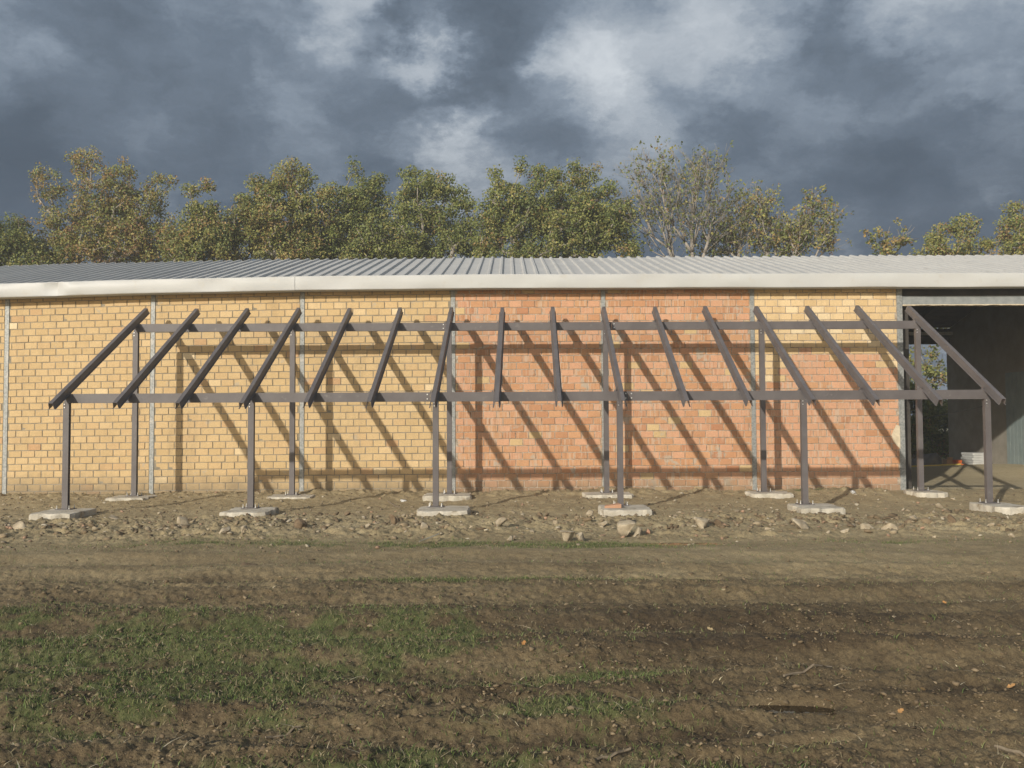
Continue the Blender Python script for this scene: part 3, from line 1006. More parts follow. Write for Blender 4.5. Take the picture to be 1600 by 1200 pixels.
def footing(xa, xb, ya, yb, z, seed, label):
    r = random.Random(seed)
    pts = []
    nside = 9
    for k in range(nside): pts.append((xa + (xb - xa) * k / nside, ya))
    for k in range(nside): pts.append((xb, ya + (yb - ya) * k / nside))
    for k in range(nside): pts.append((xb - (xb - xa) * k / nside, yb))
    for k in range(nside): pts.append((xa, yb - (yb - ya) * k / nside))
    cx, cy = (xa + xb) / 2, (ya + yb) / 2
    top, mid, bot = [], [], []
    for (x, y) in pts:
        jx, jy = r.uniform(-.022, .022), r.uniform(-.022, .022)
        x, y = x + jx, y + jy
        corner = (abs(x - cx) / (xb - xa) * 2) ** 6 * (abs(y - cy) / (yb - ya) * 2) ** 6
        k = 1 - 0.06 * min(1, corner)
        x, y = cx + (x - cx) * k, cy + (y - cy) * k
        s = 1 - r.uniform(0.012, 0.05)
        top.append((cx + (x - cx) * s, cy + (y - cy) * s, z + r.uniform(-.010, .003)))
        mid.append((x, y, z - r.uniform(.018, .040)))
        bot.append((cx + (x - cx) * r.uniform(0.97, 1.03), cy + (y - cy) * 1.01, z - 0.26))
    n = len(pts)
    inner = [(cx + (a - cx) * 0.8, cy + (b - cy) * 0.8, z + r.uniform(-.002, 0.0)) for a, b, _ in top]
    vs = top + mid + bot + inner + [(cx, cy, z)]
    fs = []
    for i in range(n):
        j = (i + 1) % n
        fs += [(n + i, n + j, j, i), (2 * n + i, 2 * n + j, n + j, n + i), (i, j, 3 * n + j, 3 * n + i), (3 * n + i, 3 * n + j, 4 * n)]
    o = MB().add(vs, fs).build('concrete_footing', M['concrete'])
    tag(o, label, 'footing', 'concrete footings under the posts')
    return o


ORD = ['leftmost', 'second', 'third', 'fourth', 'fifth', 'rightmost']
for i, (a, b) in enumerate(((45, 152), (342, 438), (648, 735), (932, 1020), (1226, 1322), (1510, 1612))):
    near_y, far_y = YF - 0.64, YF + 0.18
    xa, xb = at(a, 700, near_y if a < 795 else far_y).x, at(b, 700, near_y if b > 795 else far_y).x
    lab = f'rough concrete footing under the {ORD[i]} front post' + ('' if i in (0, 5) else ' from the left')
    footing(xa, xb, YF - 0.66, YF + 0.20, pad_z(xa) , 50 + i, lab)
for i, (a, b) in enumerate(((162, 250), (415, 498), (660, 738), (908, 990), (1160, 1240), (1408, 1482))):
    near_y, far_y = YB - 0.43, YB + 0.23
    xa, xb = at(a, 700, near_y if a < 795 else far_y).x, at(b, 700, near_y if b > 795 else far_y).x
    lab = f'concrete footing near the wall under the {ORD[i]} back post' + ('' if i in (0, 5) else ' from the left')
    footing(xa, xb, YB - 0.45, YB + 0.25, pad_z(xa), 70 + i, lab)

# ------------------------------------------------------------------ stones, clods, debris


def ico(sub):
    import bmesh
    bm = bmesh.new()
    bmesh.ops.create_icosphere(bm, subdivisions=sub, radius=1.0)
    v = np.array([x.co[:] for x in bm.verts]); f = np.array([[l.index for l in x.verts] for x in bm.faces])
    bm.free()
    return v, f


ICO1, ICO2, ICO3 = ico(1), ico(2), ico(3)


def rock_verts(v, seed, rough=0.10, cutn=13):
    r = np.random.default_rng(seed)
    w_ = v.copy()
    for _ in range(cutn):        # planes that cut flat faces
        d = r.normal(size=3); d /= np.linalg.norm(d)
        lim = r.uniform(0.22, 0.55)
        s = w_ @ d
        over = np.clip(s - lim, 0, None)
        w_ -= over[:, None] * d * 0.97
    n = fbm(w_[:, 0] * 3 + 5 + seed, w_[:, 1] * 3 + w_[:, 2] * 2.1 + 9, 3, seed) - 0.5
    w_ = w_ * (1 + rough * n)[:, None]
    return w_ / np.abs(w_).max(0)


def stone(px, py, wpx, hpx, label, mat='rock', seed=1, name='stone', cat='stone', depth=0.8, rz=0.0, z_sink=0.33, group=None):
    p = on_ground(px, py, 0.05)
    z = gh(p.x, p.y)
    p = on_ground(px, py, z)
    s = p.y / 1400.0
    a, c = wpx * s / 2 * 1.2, hpx * s / 2 * 1.5
    v = rock_verts(ICO3[0], seed) * np.array([a, a * depth, c])
    cr, sr = math.cos(rz), math.sin(rz)
    v = np.stack([v[:, 0] * cr - v[:, 1] * sr, v[:, 0] * sr + v[:, 1] * cr, v[:, 2]], -1)
    me = np_mesh(name, v, None, ICO3[1], M[mat])
    o = bpy.data.objects.new(name, me)
    place(o, None, (p.x, p.y + a * depth * 0.3, z + c * (1 - 2 * z_sink)))
    tag(o, label, cat, group)
    return o


stone(353, 833, 24, 10, 'flat pale stone below the second front footing', seed=2)
stone(288, 820, 18, 13, 'rounded pale stone left of the second front footing', seed=3)
stone(379, 829, 12, 10, 'small upright pale stone next to a flat one', seed=4)
stone(974, 838, 34, 25, 'largest pale limestone block below the fourth front footing', seed=5)
stone(998, 838, 17, 19, 'narrow tan stone leaning on the largest limestone block', seed=6)
stone(1011, 836, 9, 9, 'broken orange brick fragment beside the largest limestone block', 'tile', 7, 'brick_fragment', 'brick')
stone(886, 845, 22, 16, 'rounded cream stone at the edge of the green strip', seed=8)
stone(906, 844, 13, 12, 'small brown stone beside the rounded cream stone', seed=9)
stone(943, 822, 13, 8, 'small round stone above the rounded cream stone', seed=10)
stone(921, 806, 14, 12, 'small pointed stone left of the fourth front footing', seed=11)
stone(1099, 824, 26, 19, 'wedge-shaped cream stone between the fourth and fifth footings', seed=12)
stone(1124, 823, 22, 18, 'brown stone directly right of the wedge-shaped cream stone', 'clod', 13)
stone(1255, 826, 28, 16, 'broad cream stone below the fifth front footing', seed=14)
stone(1396, 830, 28, 17, 'broad pale stone between the last two front footings', seed=15)
stone(1355, 827, 20, 10, 'low dull stone left of the broad pale stone', seed=16)
stone(1470, 794, 14, 8, 'tan stone left of the rightmost front footing', seed=17)
stone(1490, 816, 14, 11, 'brown lump below the rightmost front footing', 'clod', 18, 'earth_clod', 'clod')
stone(660, 826, 15, 10, 'small oval cream stone below the third front footing', seed=19)
stone(780, 822, 22, 14, 'craggy cream stone right of the third front footing', seed=20)
stone(796, 846, 10, 9, 'small white stone near the start of the green strip', seed=21)
stone(30, 828, 26, 14, 'pale stone half sunk in earth at the far left', seed=22)
stone(100, 832, 14, 9, 'little stone below the leftmost front footing', seed=23)
stone(382, 892, 32, 20, 'big dark clod alone on the smooth mud track', 'clod', 24, 'earth_clod', 'clod')
stone(473, 826, 24, 16, 'dark clod in the rubble right of the second footing', 'clod', 25, 'earth_clod', 'clod')
stone(617, 820, 16, 17, 'upright dark clod left of the third front footing', 'clod', 26, 'earth_clod', 'clod')
stone(1392, 976, 32, 13, 'flat pale stone alone in the mud at the right', seed=27)
stone(1332, 662 + 108, 8, 7, 'white pebble at the foot of the two-tone wall', 'white', 28)
stone(630, 784, 9, 5, 'small white stone between the third front and back posts', 'white', 29)
stone(178, 812, 18, 7, 'flat cream splinter right of the leftmost front footing', seed=30)
for i, (px, py, ww, hh) in enumerate(((60, 838, 10, 7), (250, 830, 9, 6), (430, 812, 9, 6), (540, 806, 12, 7), (575, 822, 9, 7), (735, 828, 10, 7), (845, 806, 9, 6), (870, 820, 10, 7), (1060, 803, 9, 7), (1050, 826, 12, 6), (1160, 808, 11, 7), (1200, 832, 12, 8), (1300, 812, 10, 6), (1320, 832, 12, 7), (1430, 812, 14, 7), (1440, 838, 12, 7), (1550, 822, 13, 7), (1580, 840, 12, 7), (1215, 806, 12, 7), (1240, 800, 8, 5))):
    stone(px, py, ww, hh, 'small stone lying loose in the rubble strip before the footings', 'rock' if i % 3 else 'clod', 40 + i, group='small stones in the rubble strip')
# broken tile on the fourth front footing and a splinter of board by the third
pz = pad_z(1.7)
p = at(957, 793, 13.72)
v = [(p.x - .13, 13.62, pz + .002), (p.x + .12, 13.60, pz + .002), (p.x + .10, 13.80, pz + .002), (p.x - .11, 13.78, pz + .002)]
v += [(a, b, c + 0.03 + 0.03 * k) for k, (a, b, c) in zip((0, 1, 1, 0), v)]
o = MB().add(v, [(3, 2, 1, 0), (4, 5, 6, 7), (0, 1, 5, 4), (1, 2, 6, 5), (2, 3, 7, 6), (3, 0, 4, 7)]).build('broken_tile', M['tile'])
tag(o, 'broken terracotta tile lying on the fourth front footing', 'tile')
a, b = on_ground(655, 846, 0.04), on_ground(686, 834, 0.10)
o = MB().extrude([(-.03, -.008), (.03, -.008), (.03, .008), (-.03, .008)], a, b, (0.2, -0.9, 0.2), (0, 0, 1)).build('board_splinter', M['concrete'])
tag(o, 'pale splinter of board sticking up below the third footing', 'board')
for (pa, pb, r_, lab) in (((415, 1140), (470, 1128), 0.006, 'thin dark stick on the grass at the lower left'),
                          ((1225, 1072), (1300, 1056), 0.007, 'pale forked stick on the mud above the puddle'),
                          ((1555, 1178), (1605, 1195), 0.009, 'short stick in the lower right corner'),
                          ((930, 1190), (985, 1176), 0.007, 'dry stick near the bottom edge of the picture'),
                          ((606, 787), (625, 794), 0.012, 'curved pale stick between the third posts')):
    A, B = on_ground(*pa), on_ground(*pb)
    pts = []
    for k in range(6):
        q = A.lerp(B, k / 5)
        q.y += 0.006 * math.sin(k * 1.9)
        q.z = gh(q.x, q.y) + r_ + 0.008
        pts.append(q)
    o = MB().tube(pts, r_, 5).build('stick', M['stick'])
    tag(o, lab, 'stick')


def scatter(n, xr, yr, seed, dens=None):
    r = np.random.default_rng(seed)
    X = r.uniform(*xr, n); Y = r.uniform(*yr, n)
    if dens is not None:
        k = r.random(n) < dens(X, Y)
        X, Y = X[k], Y[k]
    return X, Y, ground_h(X, Y), r


def lumps(name, n, xr, yr, seed, size, dens, cols, label):
    X, Y, Z, r = scatter(n, xr, yr, seed, dens)
    n = len(X)
    bv, bf = ICO1
    shapes = np.stack([rock_verts(bv, s, 0.9, 5) for s in range(12)])
    V = shapes[r.integers(0, 12, n)]
    s = 0.8 * size[0] * (1 + (size[1] / size[0] - 1) * r.random(n) ** 3)
    a = r.uniform(0, 6.28, n)
    V = V * (s[:, None, None] * np.stack([r.uniform(.7, 1.3, n), r.uniform(.7, 1.3, n), r.uniform(.45, .85, n)], -1)[:, None, :])
    ca, sa = np.cos(a)[:, None], np.sin(a)[:, None]
    V = np.stack([V[..., 0] * ca - V[..., 1] * sa, V[..., 0] * sa + V[..., 1] * ca, V[..., 2]], -1)
    V += np.stack([X, Y, Z + s * 0.18], -1)[:, None, :]
    nv = len(bv)
    F = (bf[None] + (np.arange(n) * nv)[:, None, None]).reshape(-1, 3)
    me = np_mesh(name, V.reshape(-1, 3), None, F, M['straw'])
    c = np.array(cols)[r.integers(0, len(cols), n)] * r.uniform(.8, 1.2, (n, 1))
    attr_color(me, 'tint', np.repeat(c, nv, 0).astype(np.float32))
    o = bpy.data.objects.new(name, me)
    place(o, None, (0, 0, 0)); tag(o, label, kind='stuff')


EARTH = [(.15, .108, .064), (.20, .148, .088), (.25, .19, .115), (.17, .125, .072)]
STONE = [(.32, .265, .18), (.38, .32, .225), (.27, .22, .15), (.44, .385, .285), (.22, .17, .11), (.25, .20, .135), (.36, .23, .15)]
lumps('gravel', 10000, (-11, 13), (10.2, 17.2), 5, (0.007, 0.052),
      lambda X, Y: 0.25 + 0.75 * np.exp(-((Y - 12.6) / 1.0) ** 2), STONE, 'pale gravel and stone chips spread over the rubble strip')
lumps('earth_crumbs', 30000, (-11, 13), (3.4, 17.1), 6, (0.005, 0.032),
      lambda X, Y: (0.25 + 0.75 * sstep(0.45, 0.62, fbm(X * 1.1, Y * 1.6, 3, 41))) * np.where(Y < 8.5, 1.0, np.where(Y < 10.4, 0.25, 0.8)), EARTH, 'crumbs and clods of brown earth thrown up by wheels')


lumps('soil_grit', 26000, (-3.6, 3.8), (3.3, 6.6), 9, (0.004, 0.017),
      lambda X, Y: (np.abs(X) < 0.62 * Y + 0.4) * (0.2 + 0.8 * sstep(0.4, 0.62, fbm(X * 2.1, Y * 3.4, 3, 83))), EARTH + [(.10, .072, .042)], 'fine crumbs of mud in the near foreground')
lumps('rubble_clods', 9000, (-11, 13), (10.9, 14.6), 8, (0.012, 0.085),
      lambda X, Y: sstep(0.42, 0.6, fbm(X * 1.4, Y * 2.2, 3, 71)) * np.exp(-((Y - 12.5) / 1.0) ** 2), EARTH + [(.30, .24, .155)], 'rough clods of dug earth heaped along the rubble strip')


def blades(name, X, Y, Z, r, hgt, wid, cols, lean, mat, label):
    n = len(X)
    h = r.uniform(hgt[0], hgt[1], n); wd = r.uniform(wid[0], wid[1], n)
    a = r.uniform(0, 2 * math.pi, n); b = r.uniform(0, 2 * math.pi, n)
    ln = h * r.uniform(lean[0], lean[1], n)
    side = np.stack([np.cos(a), np.sin(a), np.zeros(n)], -1) * wd[:, None]
    tipd = np.stack([np.cos(b), np.sin(b), np.zeros(n)], -1) * ln[:, None]
    base = np.stack([X, Y, Z - 0.004], -1)
    up = np.zeros((n, 3)); up[:, 2] = h
    m1 = base + tipd * 0.35 + up * 0.62
    tip = base + tipd + up
    V = np.stack([base - side, base + side, m1 + side * 0.8, m1 - side * 0.8, tip], 1).reshape(-1, 3)
    i0 = np.arange(n) * 5
    Q = np.stack([i0, i0 + 1, i0 + 2, i0 + 3], -1); T = np.stack([i0 + 3, i0 + 2, i0 + 4], -1)
    me = np_mesh(name, V, Q, T, mat)
    c = np.array(cols)[r.integers(0, len(cols), n)] * r.uniform(.75, 1.25, (n, 1))
    attr_color(me, 'tint', np.repeat(c, 5, 0).astype(np.float32))
    o = bpy.data.objects.new(name, me)
    place(o, None, (0, 0, 0)); tag(o, label, kind='stuff')


GREEN = [(.115, .170, .045), (.140, .195, .052), (.090, .135, .040), (.170, .185, .065), (.23, .205, .10), (.27, .225, .13)]
DRY = [(.40, .335, .215), (.30, .245, .15), (.52, .45, .31), (.24, .18, .10)]
X, Y, Z, r = scatter(460000, (-6.5, 7.0), (3.3, 11.4), 21, lambda X, Y: np.clip(grass_mask(X, Y) * 1.1, 0, 1))
blades('grass', X, Y, Z, r, (0.010, 0.038), (0.0012, 0.0028), GREEN, (0.3, 1.3), M['grass'], 'short patchy green grass growing between the ruts')
X, Y, Z, r = scatter(36000, (-7, 8), (3.3, 10.5), 22, lambda X, Y: np.clip(0.25 + grass_mask(X, Y), 0, 1) * np.where(Y < 7.5, 1, 0.5))
blades('straw', X, Y, Z, r, (0.006, 0.024), (0.0016, 0.0034), DRY, (1.2, 7.0), M['straw'], 'dry straw and dead stems strewn over the mud')

# fallen leaves
lm, nt = new_mat('fallen_leaf')
nt.link(nt.ramp(nt.n('ShaderNodeObjectInfo').outputs['Random'], [(0, (.42, .20, .06)), (.5, (.40, .27, .12)), (1, (.34, .30, .18))]), nt.p.inputs['Base Color'])
nt.p.inputs['Roughness'].default_value = 0.8
pl = [(0, -1, .1), (.45, -.55, .0), (.75, -.1, .18), (.4, .1, .05), (.55, .6, .2), (0, 1, .25), (-.55, .55, .1), (-.4, .05, .0), (-.75, -.15, .2), (-.4, -.6, .05)]
leaf_me = MB().add([(0, 0, 0)] + pl, [(0, i + 1, (i + 1) % 10 + 1) for i in range(10)]).mesh('fallen_leaf', mat=lm)
for i, (px, py) in enumerate(((1018, 1140), (1047, 1141), (1476, 944), (1293, 1099), (1457, 1045), (1473, 1090), (1522, 1091), (1407, 1115), (1585, 1118), (58, 940), (205, 868), (818, 1008), (1056, 976), (1130, 924), (1534, 1015), (1580, 1076), (122, 998), (238, 1045), (1110, 986), (930, 1014), (1444, 1082), (1288, 1165))):
    p = on_ground(px, py, 0.0); z = gh(p.x, p.y); p = on_ground(px, py, z)
    o = bpy.data.objects.new('fallen_leaf', leaf_me)
    place(o, None, (p.x, p.y, z + 0.014))
    s = random.uniform(0.016, 0.024)
    o.scale = (s, s * 1.15, s); o.rotation_euler = (random.uniform(-.5, .5), random.uniform(-.5, .5), random.uniform(0, 6.28))
    tag(o, 'small dry brown leaf fallen on the open mud', 'leaf', 'fallen leaves on the mud')

# ------------------------------------------------------------------ things inside the shed
base = empty('slab_stack', (12.5, 24.0, gh(12.5, 24.0)))
tag(base, 'low stack of white slabs at the foot of the sunlit side wall', 'slab stack')
zz = gh(12.5, 24.0)
for k in range(5):
    j = 0.012 * math.sin(k * 2.4)
    MB().box(12.28 + j, 12.75 + j, 23.75 - j, 24.35 - j, zz + 0.064 * k, zz + 0.064 * k + 0.058).build('slab', M['white'], base)
zz = gh(12.55, 25.1)
mb = MB().add([(12.44, 24.9, zz), (12.68, 24.9, zz), (12.68, 25.2, zz), (12.44, 25.2, zz), (12.41, 24.87, zz + .15), (12.71, 24.87, zz + .15), (12.71, 25.23, zz + .15), (12.41, 25.23, zz + .15),
               (12.43, 24.89, zz + .15), (12.69, 24.89, zz + .15), (12.69, 25.21, zz + .15), (12.43, 25.21, zz + .15), (12.46, 24.92, zz + .02), (12.66, 24.92, zz + .02), (12.66, 25.18, zz + .02), (12.46, 25.18, zz + .02)],
              [(3, 2, 1, 0), (0, 1, 5, 4), (1, 2, 6, 5), (2, 3, 7, 6), (3, 0, 4, 7), (4, 5, 9, 8), (5, 6, 10, 9), (6, 7, 11, 10), (7, 4, 8, 11), (8, 9, 13, 12), (9, 10, 14, 13), (10, 11, 15, 14), (11, 8, 12, 15), (12, 13, 14, 15)])
tag(mb.build('plastic_crate', M['orange']), 'orange plastic crate beside the white slabs inside the shed', 'crate')
zz = gh(12.3, 25.2)
mb = MB().box(12.22, 12.38, 25.05, 25.3, zz, zz + 0.17)
mb.add([(12.22, 25.05, zz + .172), (12.38, 25.05, zz + .172), (12.38, 25.0, zz + .235), (12.22, 25.0, zz + .235)], [(0, 1, 2, 3)])
tag(mb.build('cardboard_box', M['card']), 'open cardboard box left of the orange crate', 'box')
zz = gh(11.7, 25.4)
v = rock_verts(ICO3[0], 71, 0.45, 3) * np.array([0.42, 0.4, 0.42])
v[:, 2] = np.where(v[:, 2] < -0.12, -0.12, v[:, 2])
o = bpy.data.objects.new('covered_pile', np_mesh('covered_pile', v, None, ICO3[1], M['tarp'], True)); place(o, None, (11.75, 25.3, zz + 0.12))
tag(o, 'rounded pile under a grey cover in the shed shade', 'pile')
for i, (x, y, s, mt) in enumerate(((12.05, 25.5, 0.14, 'rock'), (11.3, 25.6, 0.2, 'tarp'))):
    v = rock_verts(ICO3[0], 81 + i, 0.4, 5) * np.array([s, s, s * 0.8])
    o = bpy.data.objects.new('rubble_heap', np_mesh('rubble_heap', v, None, ICO3[1], M[mt])); place(o, None, (x, y, gh(x, y) + s * 0.45))
    tag(o, ('pale lump beside the covered pile in the shed', 'dark lump left of the covered pile in the shed')[i], 'rubble')
pts = []
for k in range(30):
    f_ = k / 29
    if f_ < 0.5:
        x, y = 9.6 + (12.6 - 9.6) * f_ * 2, 24.6 + 0.25 * math.sin(f_ * 9)
    else:
        x, y = 12.6 + 0.12 * (f_ - .5) + 0.04 * math.sin(f_ * 20), 24.6 - (f_ - 0.5) * 2 * 3.3
    if 23.7 < y < 24.4 and x > 12.5: x = 12.22 if False else x
    pts.append((x, y - (0 if x < 12.2 else 0.0), gh(x, y) + 0.02))
o = MB().tube(pts[:14], 0.02, 6).build('hose', M['hose'])
tag(o, 'yellow hose stretched across the shed floor', 'hose')

# ------------------------------------------------------------------ trees


def skeleton(fork, foot, targets, rng, path_w=0.35):
    pos, par, plen = [], [], []

    def add(p, q):
        pos.append(np.array(p, float)); par.append(q)
        plen.append(0.0 if q < 0 else plen[q] + np.linalg.norm(pos[-1] - pos[q]))
        return len(pos) - 1
    last = add(foot, -1)
    for k in range(1, 6):
        f_ = k / 5
        last = add(np.array(foot) * (1 - f_) + np.array(fork) * f_ + rng.normal(0, 0.06, 3) * (k < 5), last)
    order = np.argsort(np.linalg.norm(targets - fork, axis=1))
    ends = []
    arr = np.zeros((len(targets) * 14 + 10, 3)); pl = np.zeros(len(arr)); cnt = 0
    for i in range(len(pos)):
        arr[i] = pos[i]; pl[i] = plen[i]
    cnt = len(pos)
    start = 4
    for ti in order:
        tpt = targets[ti]
        d = np.linalg.norm(arr[start:cnt] - tpt, axis=1)
        # limbs rise: penalise hanging on to nodes above the target
        cost = d + path_w * pl[start:cnt] * 0.5 + 0.8 * np.clip(arr[start:cnt, 2] - tpt[2], 0, None)
        j = int(np.argmin(cost)) + start
        seg = max(1, min(6, int(d[j - start] / 0.45)))
        q = j
        p0 = arr[j].copy()
        side = rng.normal(0, 0.10 * d[j - start], 3)
        for k in range(1, seg + 1):
            f_ = k / seg
            p = p0 * (1 - f_) + tpt * f_ + side * math.sin(math.pi * f_) + np.array([0, 0, -0.08 * d[j - start] * math.sin(math.pi * f_)])
            q = add(p, q); arr[cnt] = p; pl[cnt] = plen[q]; cnt += 1
        ends.append(q)
    return np.array(pos), np.array(par), ends


def limb_mesh(pos, par, r_tip, r_max, name, parent):
    n = len(pos)
    rad = np.zeros(n)
    e = 2.2
    acc = np.zeros(n)
    for i in range(n - 1, -1, -1):
        rad[i] = (acc[i] + r_tip ** e) ** (1 / e)
        if par[i] >= 0: acc[par[i]] += rad[i] ** e
    rad = np.minimum(rad, r_max)
    mb = MB()
    for i in range(n):
        if par[i] >= 0:
            r0 = min(rad[par[i]], rad[i] * 1.6); 
            mb.rod(pos[par[i]], pos[i], r0, rad[i], 4 if rad[i] < 0.04 else 7)
    return mb.build(name, M['bark'], parent, smooth=True)


def leaf_cloud(centres, per, spread, size, cols, weights, rng, name, parent, org):
    n = len(centres) * per
    c = np.repeat(centres, per, 0)
    off = rng.normal(0, 1, (n, 3)); off /= np.linalg.norm(off, axis=1)[:, None]
    off *= (rng.random(n) ** 0.45)[:, None] * np.array(spread)
    p = c + off
    nrm = rng.normal(0, 1, (n, 3)) + np.array([-0.45, -0.75, 0.55]) + off / np.linalg.norm(off, axis=1)[:, None] * 0.5
    nrm /= np.linalg.norm(nrm, axis=1)[:, None]
    tv = np.cross(nrm, rng.normal(0, 1, (n, 3))); tv /= np.linalg.norm(tv, axis=1)[:, None]
    bv = np.cross(nrm, tv)
    L = rng.uniform(size[0], size[1], n)[:, None]; W = L * rng.uniform(0.5, 0.75, n)[:, None]
    curl = nrm * L * rng.uniform(0.0, 0.25, n)[:, None]
    V = np.stack([p - tv * L * 0.5, p + bv * W * 0.5 + curl, p + tv * L * 0.5, p - bv * W * 0.5 + curl], 1).reshape(-1, 3) - np.array(org)
    i0 = np.arange(n) * 4
    T = np.concatenate([np.stack([i0, i0 + 1, i0 + 2], -1), np.stack([i0, i0 + 2, i0 + 3], -1)])
    me = np_mesh(name, V, None, T, M['leaf'])
    pal = np.array(cols)
    # each spray leans to one colour, single leaves stray from it
    spray = rng.choice(len(pal), len(centres), p=weights)
    pick = np.repeat(spray, per)
    stray = rng.random(n) < 0.45
    pick = np.where(stray, rng.choice(len(pal), n, p=weights), pick)
    col = pal[pick] * rng.uniform(0.72, 1.28, (n, 1))
    attr_color(me, 'tint', np.repeat(col, 4, 0).astype(np.float32))
    o = bpy.data.objects.new(name, me)
    return place(o, parent, org)


PAL = [(.190, .220, .066), (.250, .260, .080), (.335, .305, .098), (.345, .240, .092), (.285, .170, .082), (.125, .160, .056)]


def tree(name, label, Y, lobes, nclump, per, weights, seed, leaf=(0.062, 0.115), spread=0.34, fork_z=4.0, foot_px=None, r_tip=0.010, r_max=0.20, cat='tree', group='trees behind the warehouse', shell=0.5, twigs=0, path_w=0.35, leafy=1.0):
    """lobes: (px, py, rx, ry) of the crown's masses as the photograph shows them"""
    rng = np.random.default_rng(seed)
    s = Y / 1400.0
    area = np.array([l[2] * l[3] * min(l[2], l[3]) for l in lobes], float) ** 0.8; area /= area.sum()
    cs = []
    for l, a in zip(lobes, area):
        n = max(4, int(nclump * a))
        d = rng.normal(0, 1, (n, 3)); d /= np.linalg.norm(d, axis=1)[:, None]
        rr = (shell + (1 - shell) * rng.random(n)) if shell > 0 else rng.random(n) ** 0.4
        rr = rr * rng.uniform(0.86, 1.10, n)
        c = at(l[0], l[1], Y)
        R = np.array([l[2] * s, min(l[2], l[3] * 1.2) * s * 0.95, l[3] * s])
        cs.append(d * rr[:, None] * R + np.array(c))
    C = np.concatenate(cs)
    C = C[C[:, 2] > (2.2 if fork_z > 3 else 0.25)]
    foot_x = at(foot_px, 500, Y).x if foot_px else float(C[:, 0].mean())
    foot = (foot_x, Y, -0.1); fork = (foot_x + rng.normal(0, .15), Y + rng.normal(0, .1), fork_z)
    root = empty(name, (foot_x, Y, 0))
    tag(root, label, cat, group)
    pos, par, ends = skeleton(np.array(fork), foot, C, rng, path_w)
    if twigs:
        # bare twigs that fan out from the ends of the branches
        P2, Q2 = [], []
        base_n = len(pos)
        for e in ends:
            for _ in range(twigs):
                dd = rng.normal(0, 1, 3) + np.array([0, 0, 0.7]) + (pos[e] - pos[par[e]]) / (np.linalg.norm(pos[e] - pos[par[e]]) + 1e-6) * 1.3
                dd /= np.linalg.norm(dd)
                P2.append(pos[e] + dd * rng.uniform(0.25, 0.6)); Q2.append(e)
        pos = np.concatenate([pos, np.array(P2)]); par = np.concatenate([par, np.array(Q2)])
        C = np.concatenate([C, np.array(P2)[::2]])
    if leafy < 1:
        C = C[rng.random(len(C)) < leafy]
    limb_mesh(pos, par, r_tip, r_max, 'trunk', root)
    leaf_cloud(C, int(per * (2.05 if leafy == 1.0 else 1.55)), (spread, spread, spread * 0.8), leaf, PAL, weights, rng, 'crown', root, (foot_x, Y, fork_z))
    return root


W_GREEN = [.46, .28, .07, .03, .01, .15]
W_MIX = [.24, .30, .20, .13, .05, .08]
W_RUST = [.12, .24, .24, .24, .12, .04]
W_OLIVE = [.36, .26, .16, .04, .02, .16]
tree('broadleaf_tree', 'green tree top at the far left edge behind the roof', 31.0, [(12, 375, 40, 34), (35, 395, 36, 35), (-30, 380, 60, 60), (30, 345, 14, 10), (60, 410, 30, 26)], 210, 34, W_GREEN, 201, foot_px=5)
tree('broadleaf_tree', 'tall rust-tinged oak at the left, reddest at its top', 32.0, [(175, 300, 50, 45), (205, 345, 60, 60), (150, 350, 55, 55), (100, 365, 45, 50), (140, 255, 30, 24), (118, 245, 14, 12), (85, 290, 34, 22), (62, 268, 12, 12), (70, 310, 26, 14), (200, 265, 22, 16), (240, 305, 26, 26), (258, 285, 12, 8), (225, 380, 60, 50), (150, 400, 110, 55), (95, 395, 40, 30), (268, 375, 24, 40)], 640, 26, W_RUST, 202, foot_px=165, shell=0.0, spread=0.30)
tree('broadleaf_tree', 'small olive tree filling the gap right of the rust-tinged oak', 30.5, [(318, 345, 32, 32), (300, 300, 16, 12), (322, 293, 12, 10), (320, 395, 55, 45), (280, 380, 30, 34), (345, 370, 22, 30)], 260, 30, W_MIX, 203, foot_px=315, shell=0.0, spread=0.30)
tree('broadleaf_tree', 'yellow-green tree with a pointed crown, left of the broad middle tree', 31.5, [(435, 300, 40, 34), (425, 355, 70, 50), (490, 335, 36, 40), (455, 265, 24, 16), (405, 285, 16, 14), (480, 280, 20, 14), (385, 340, 28, 30), (508, 300, 20, 16), (450, 395, 100, 45), (365, 375, 18, 26), (375, 312, 12, 10)], 560, 30, W_MIX, 204, foot_px=440, shell=0.0, spread=0.31)
tree('broadleaf_tree', 'broad bushy green tree in the middle, its crown nearly flat on top', 32.0, [(575, 310, 40, 36), (665, 315, 55, 42), (620, 370, 110, 50), (553, 265, 11, 18), (582, 283, 22, 12), (632, 272, 26, 12), (668, 275, 14, 14), (705, 290, 20, 18), (715, 345, 30, 45), (545, 340, 36, 50), (620, 400, 130, 40), (725, 310, 12, 16), (745, 385, 34, 38), (520, 385, 36, 40)], 800, 32, W_GREEN, 205, foot_px=625, shell=0.0, spread=0.31)
tree('broadleaf_tree', 'dense round olive-green tree right of the middle with a spiky top', 31.0, [(865, 330, 75, 52), (795, 330, 40, 42), (930, 345, 50, 50), (860, 390, 130, 46), (778, 272, 11, 18), (815, 258, 7, 15), (842, 270, 16, 14), (870, 275, 20, 14), (895, 258, 7, 14), (905, 280, 20, 18), (928, 275, 10, 20), (948, 300, 16, 18), (972, 345, 26, 34), (765, 345, 24, 34), (985, 390, 22, 26), (790, 295, 20, 16)], 720, 32, W_OLIVE, 206, foot_px=850, shell=0.0, spread=0.30)
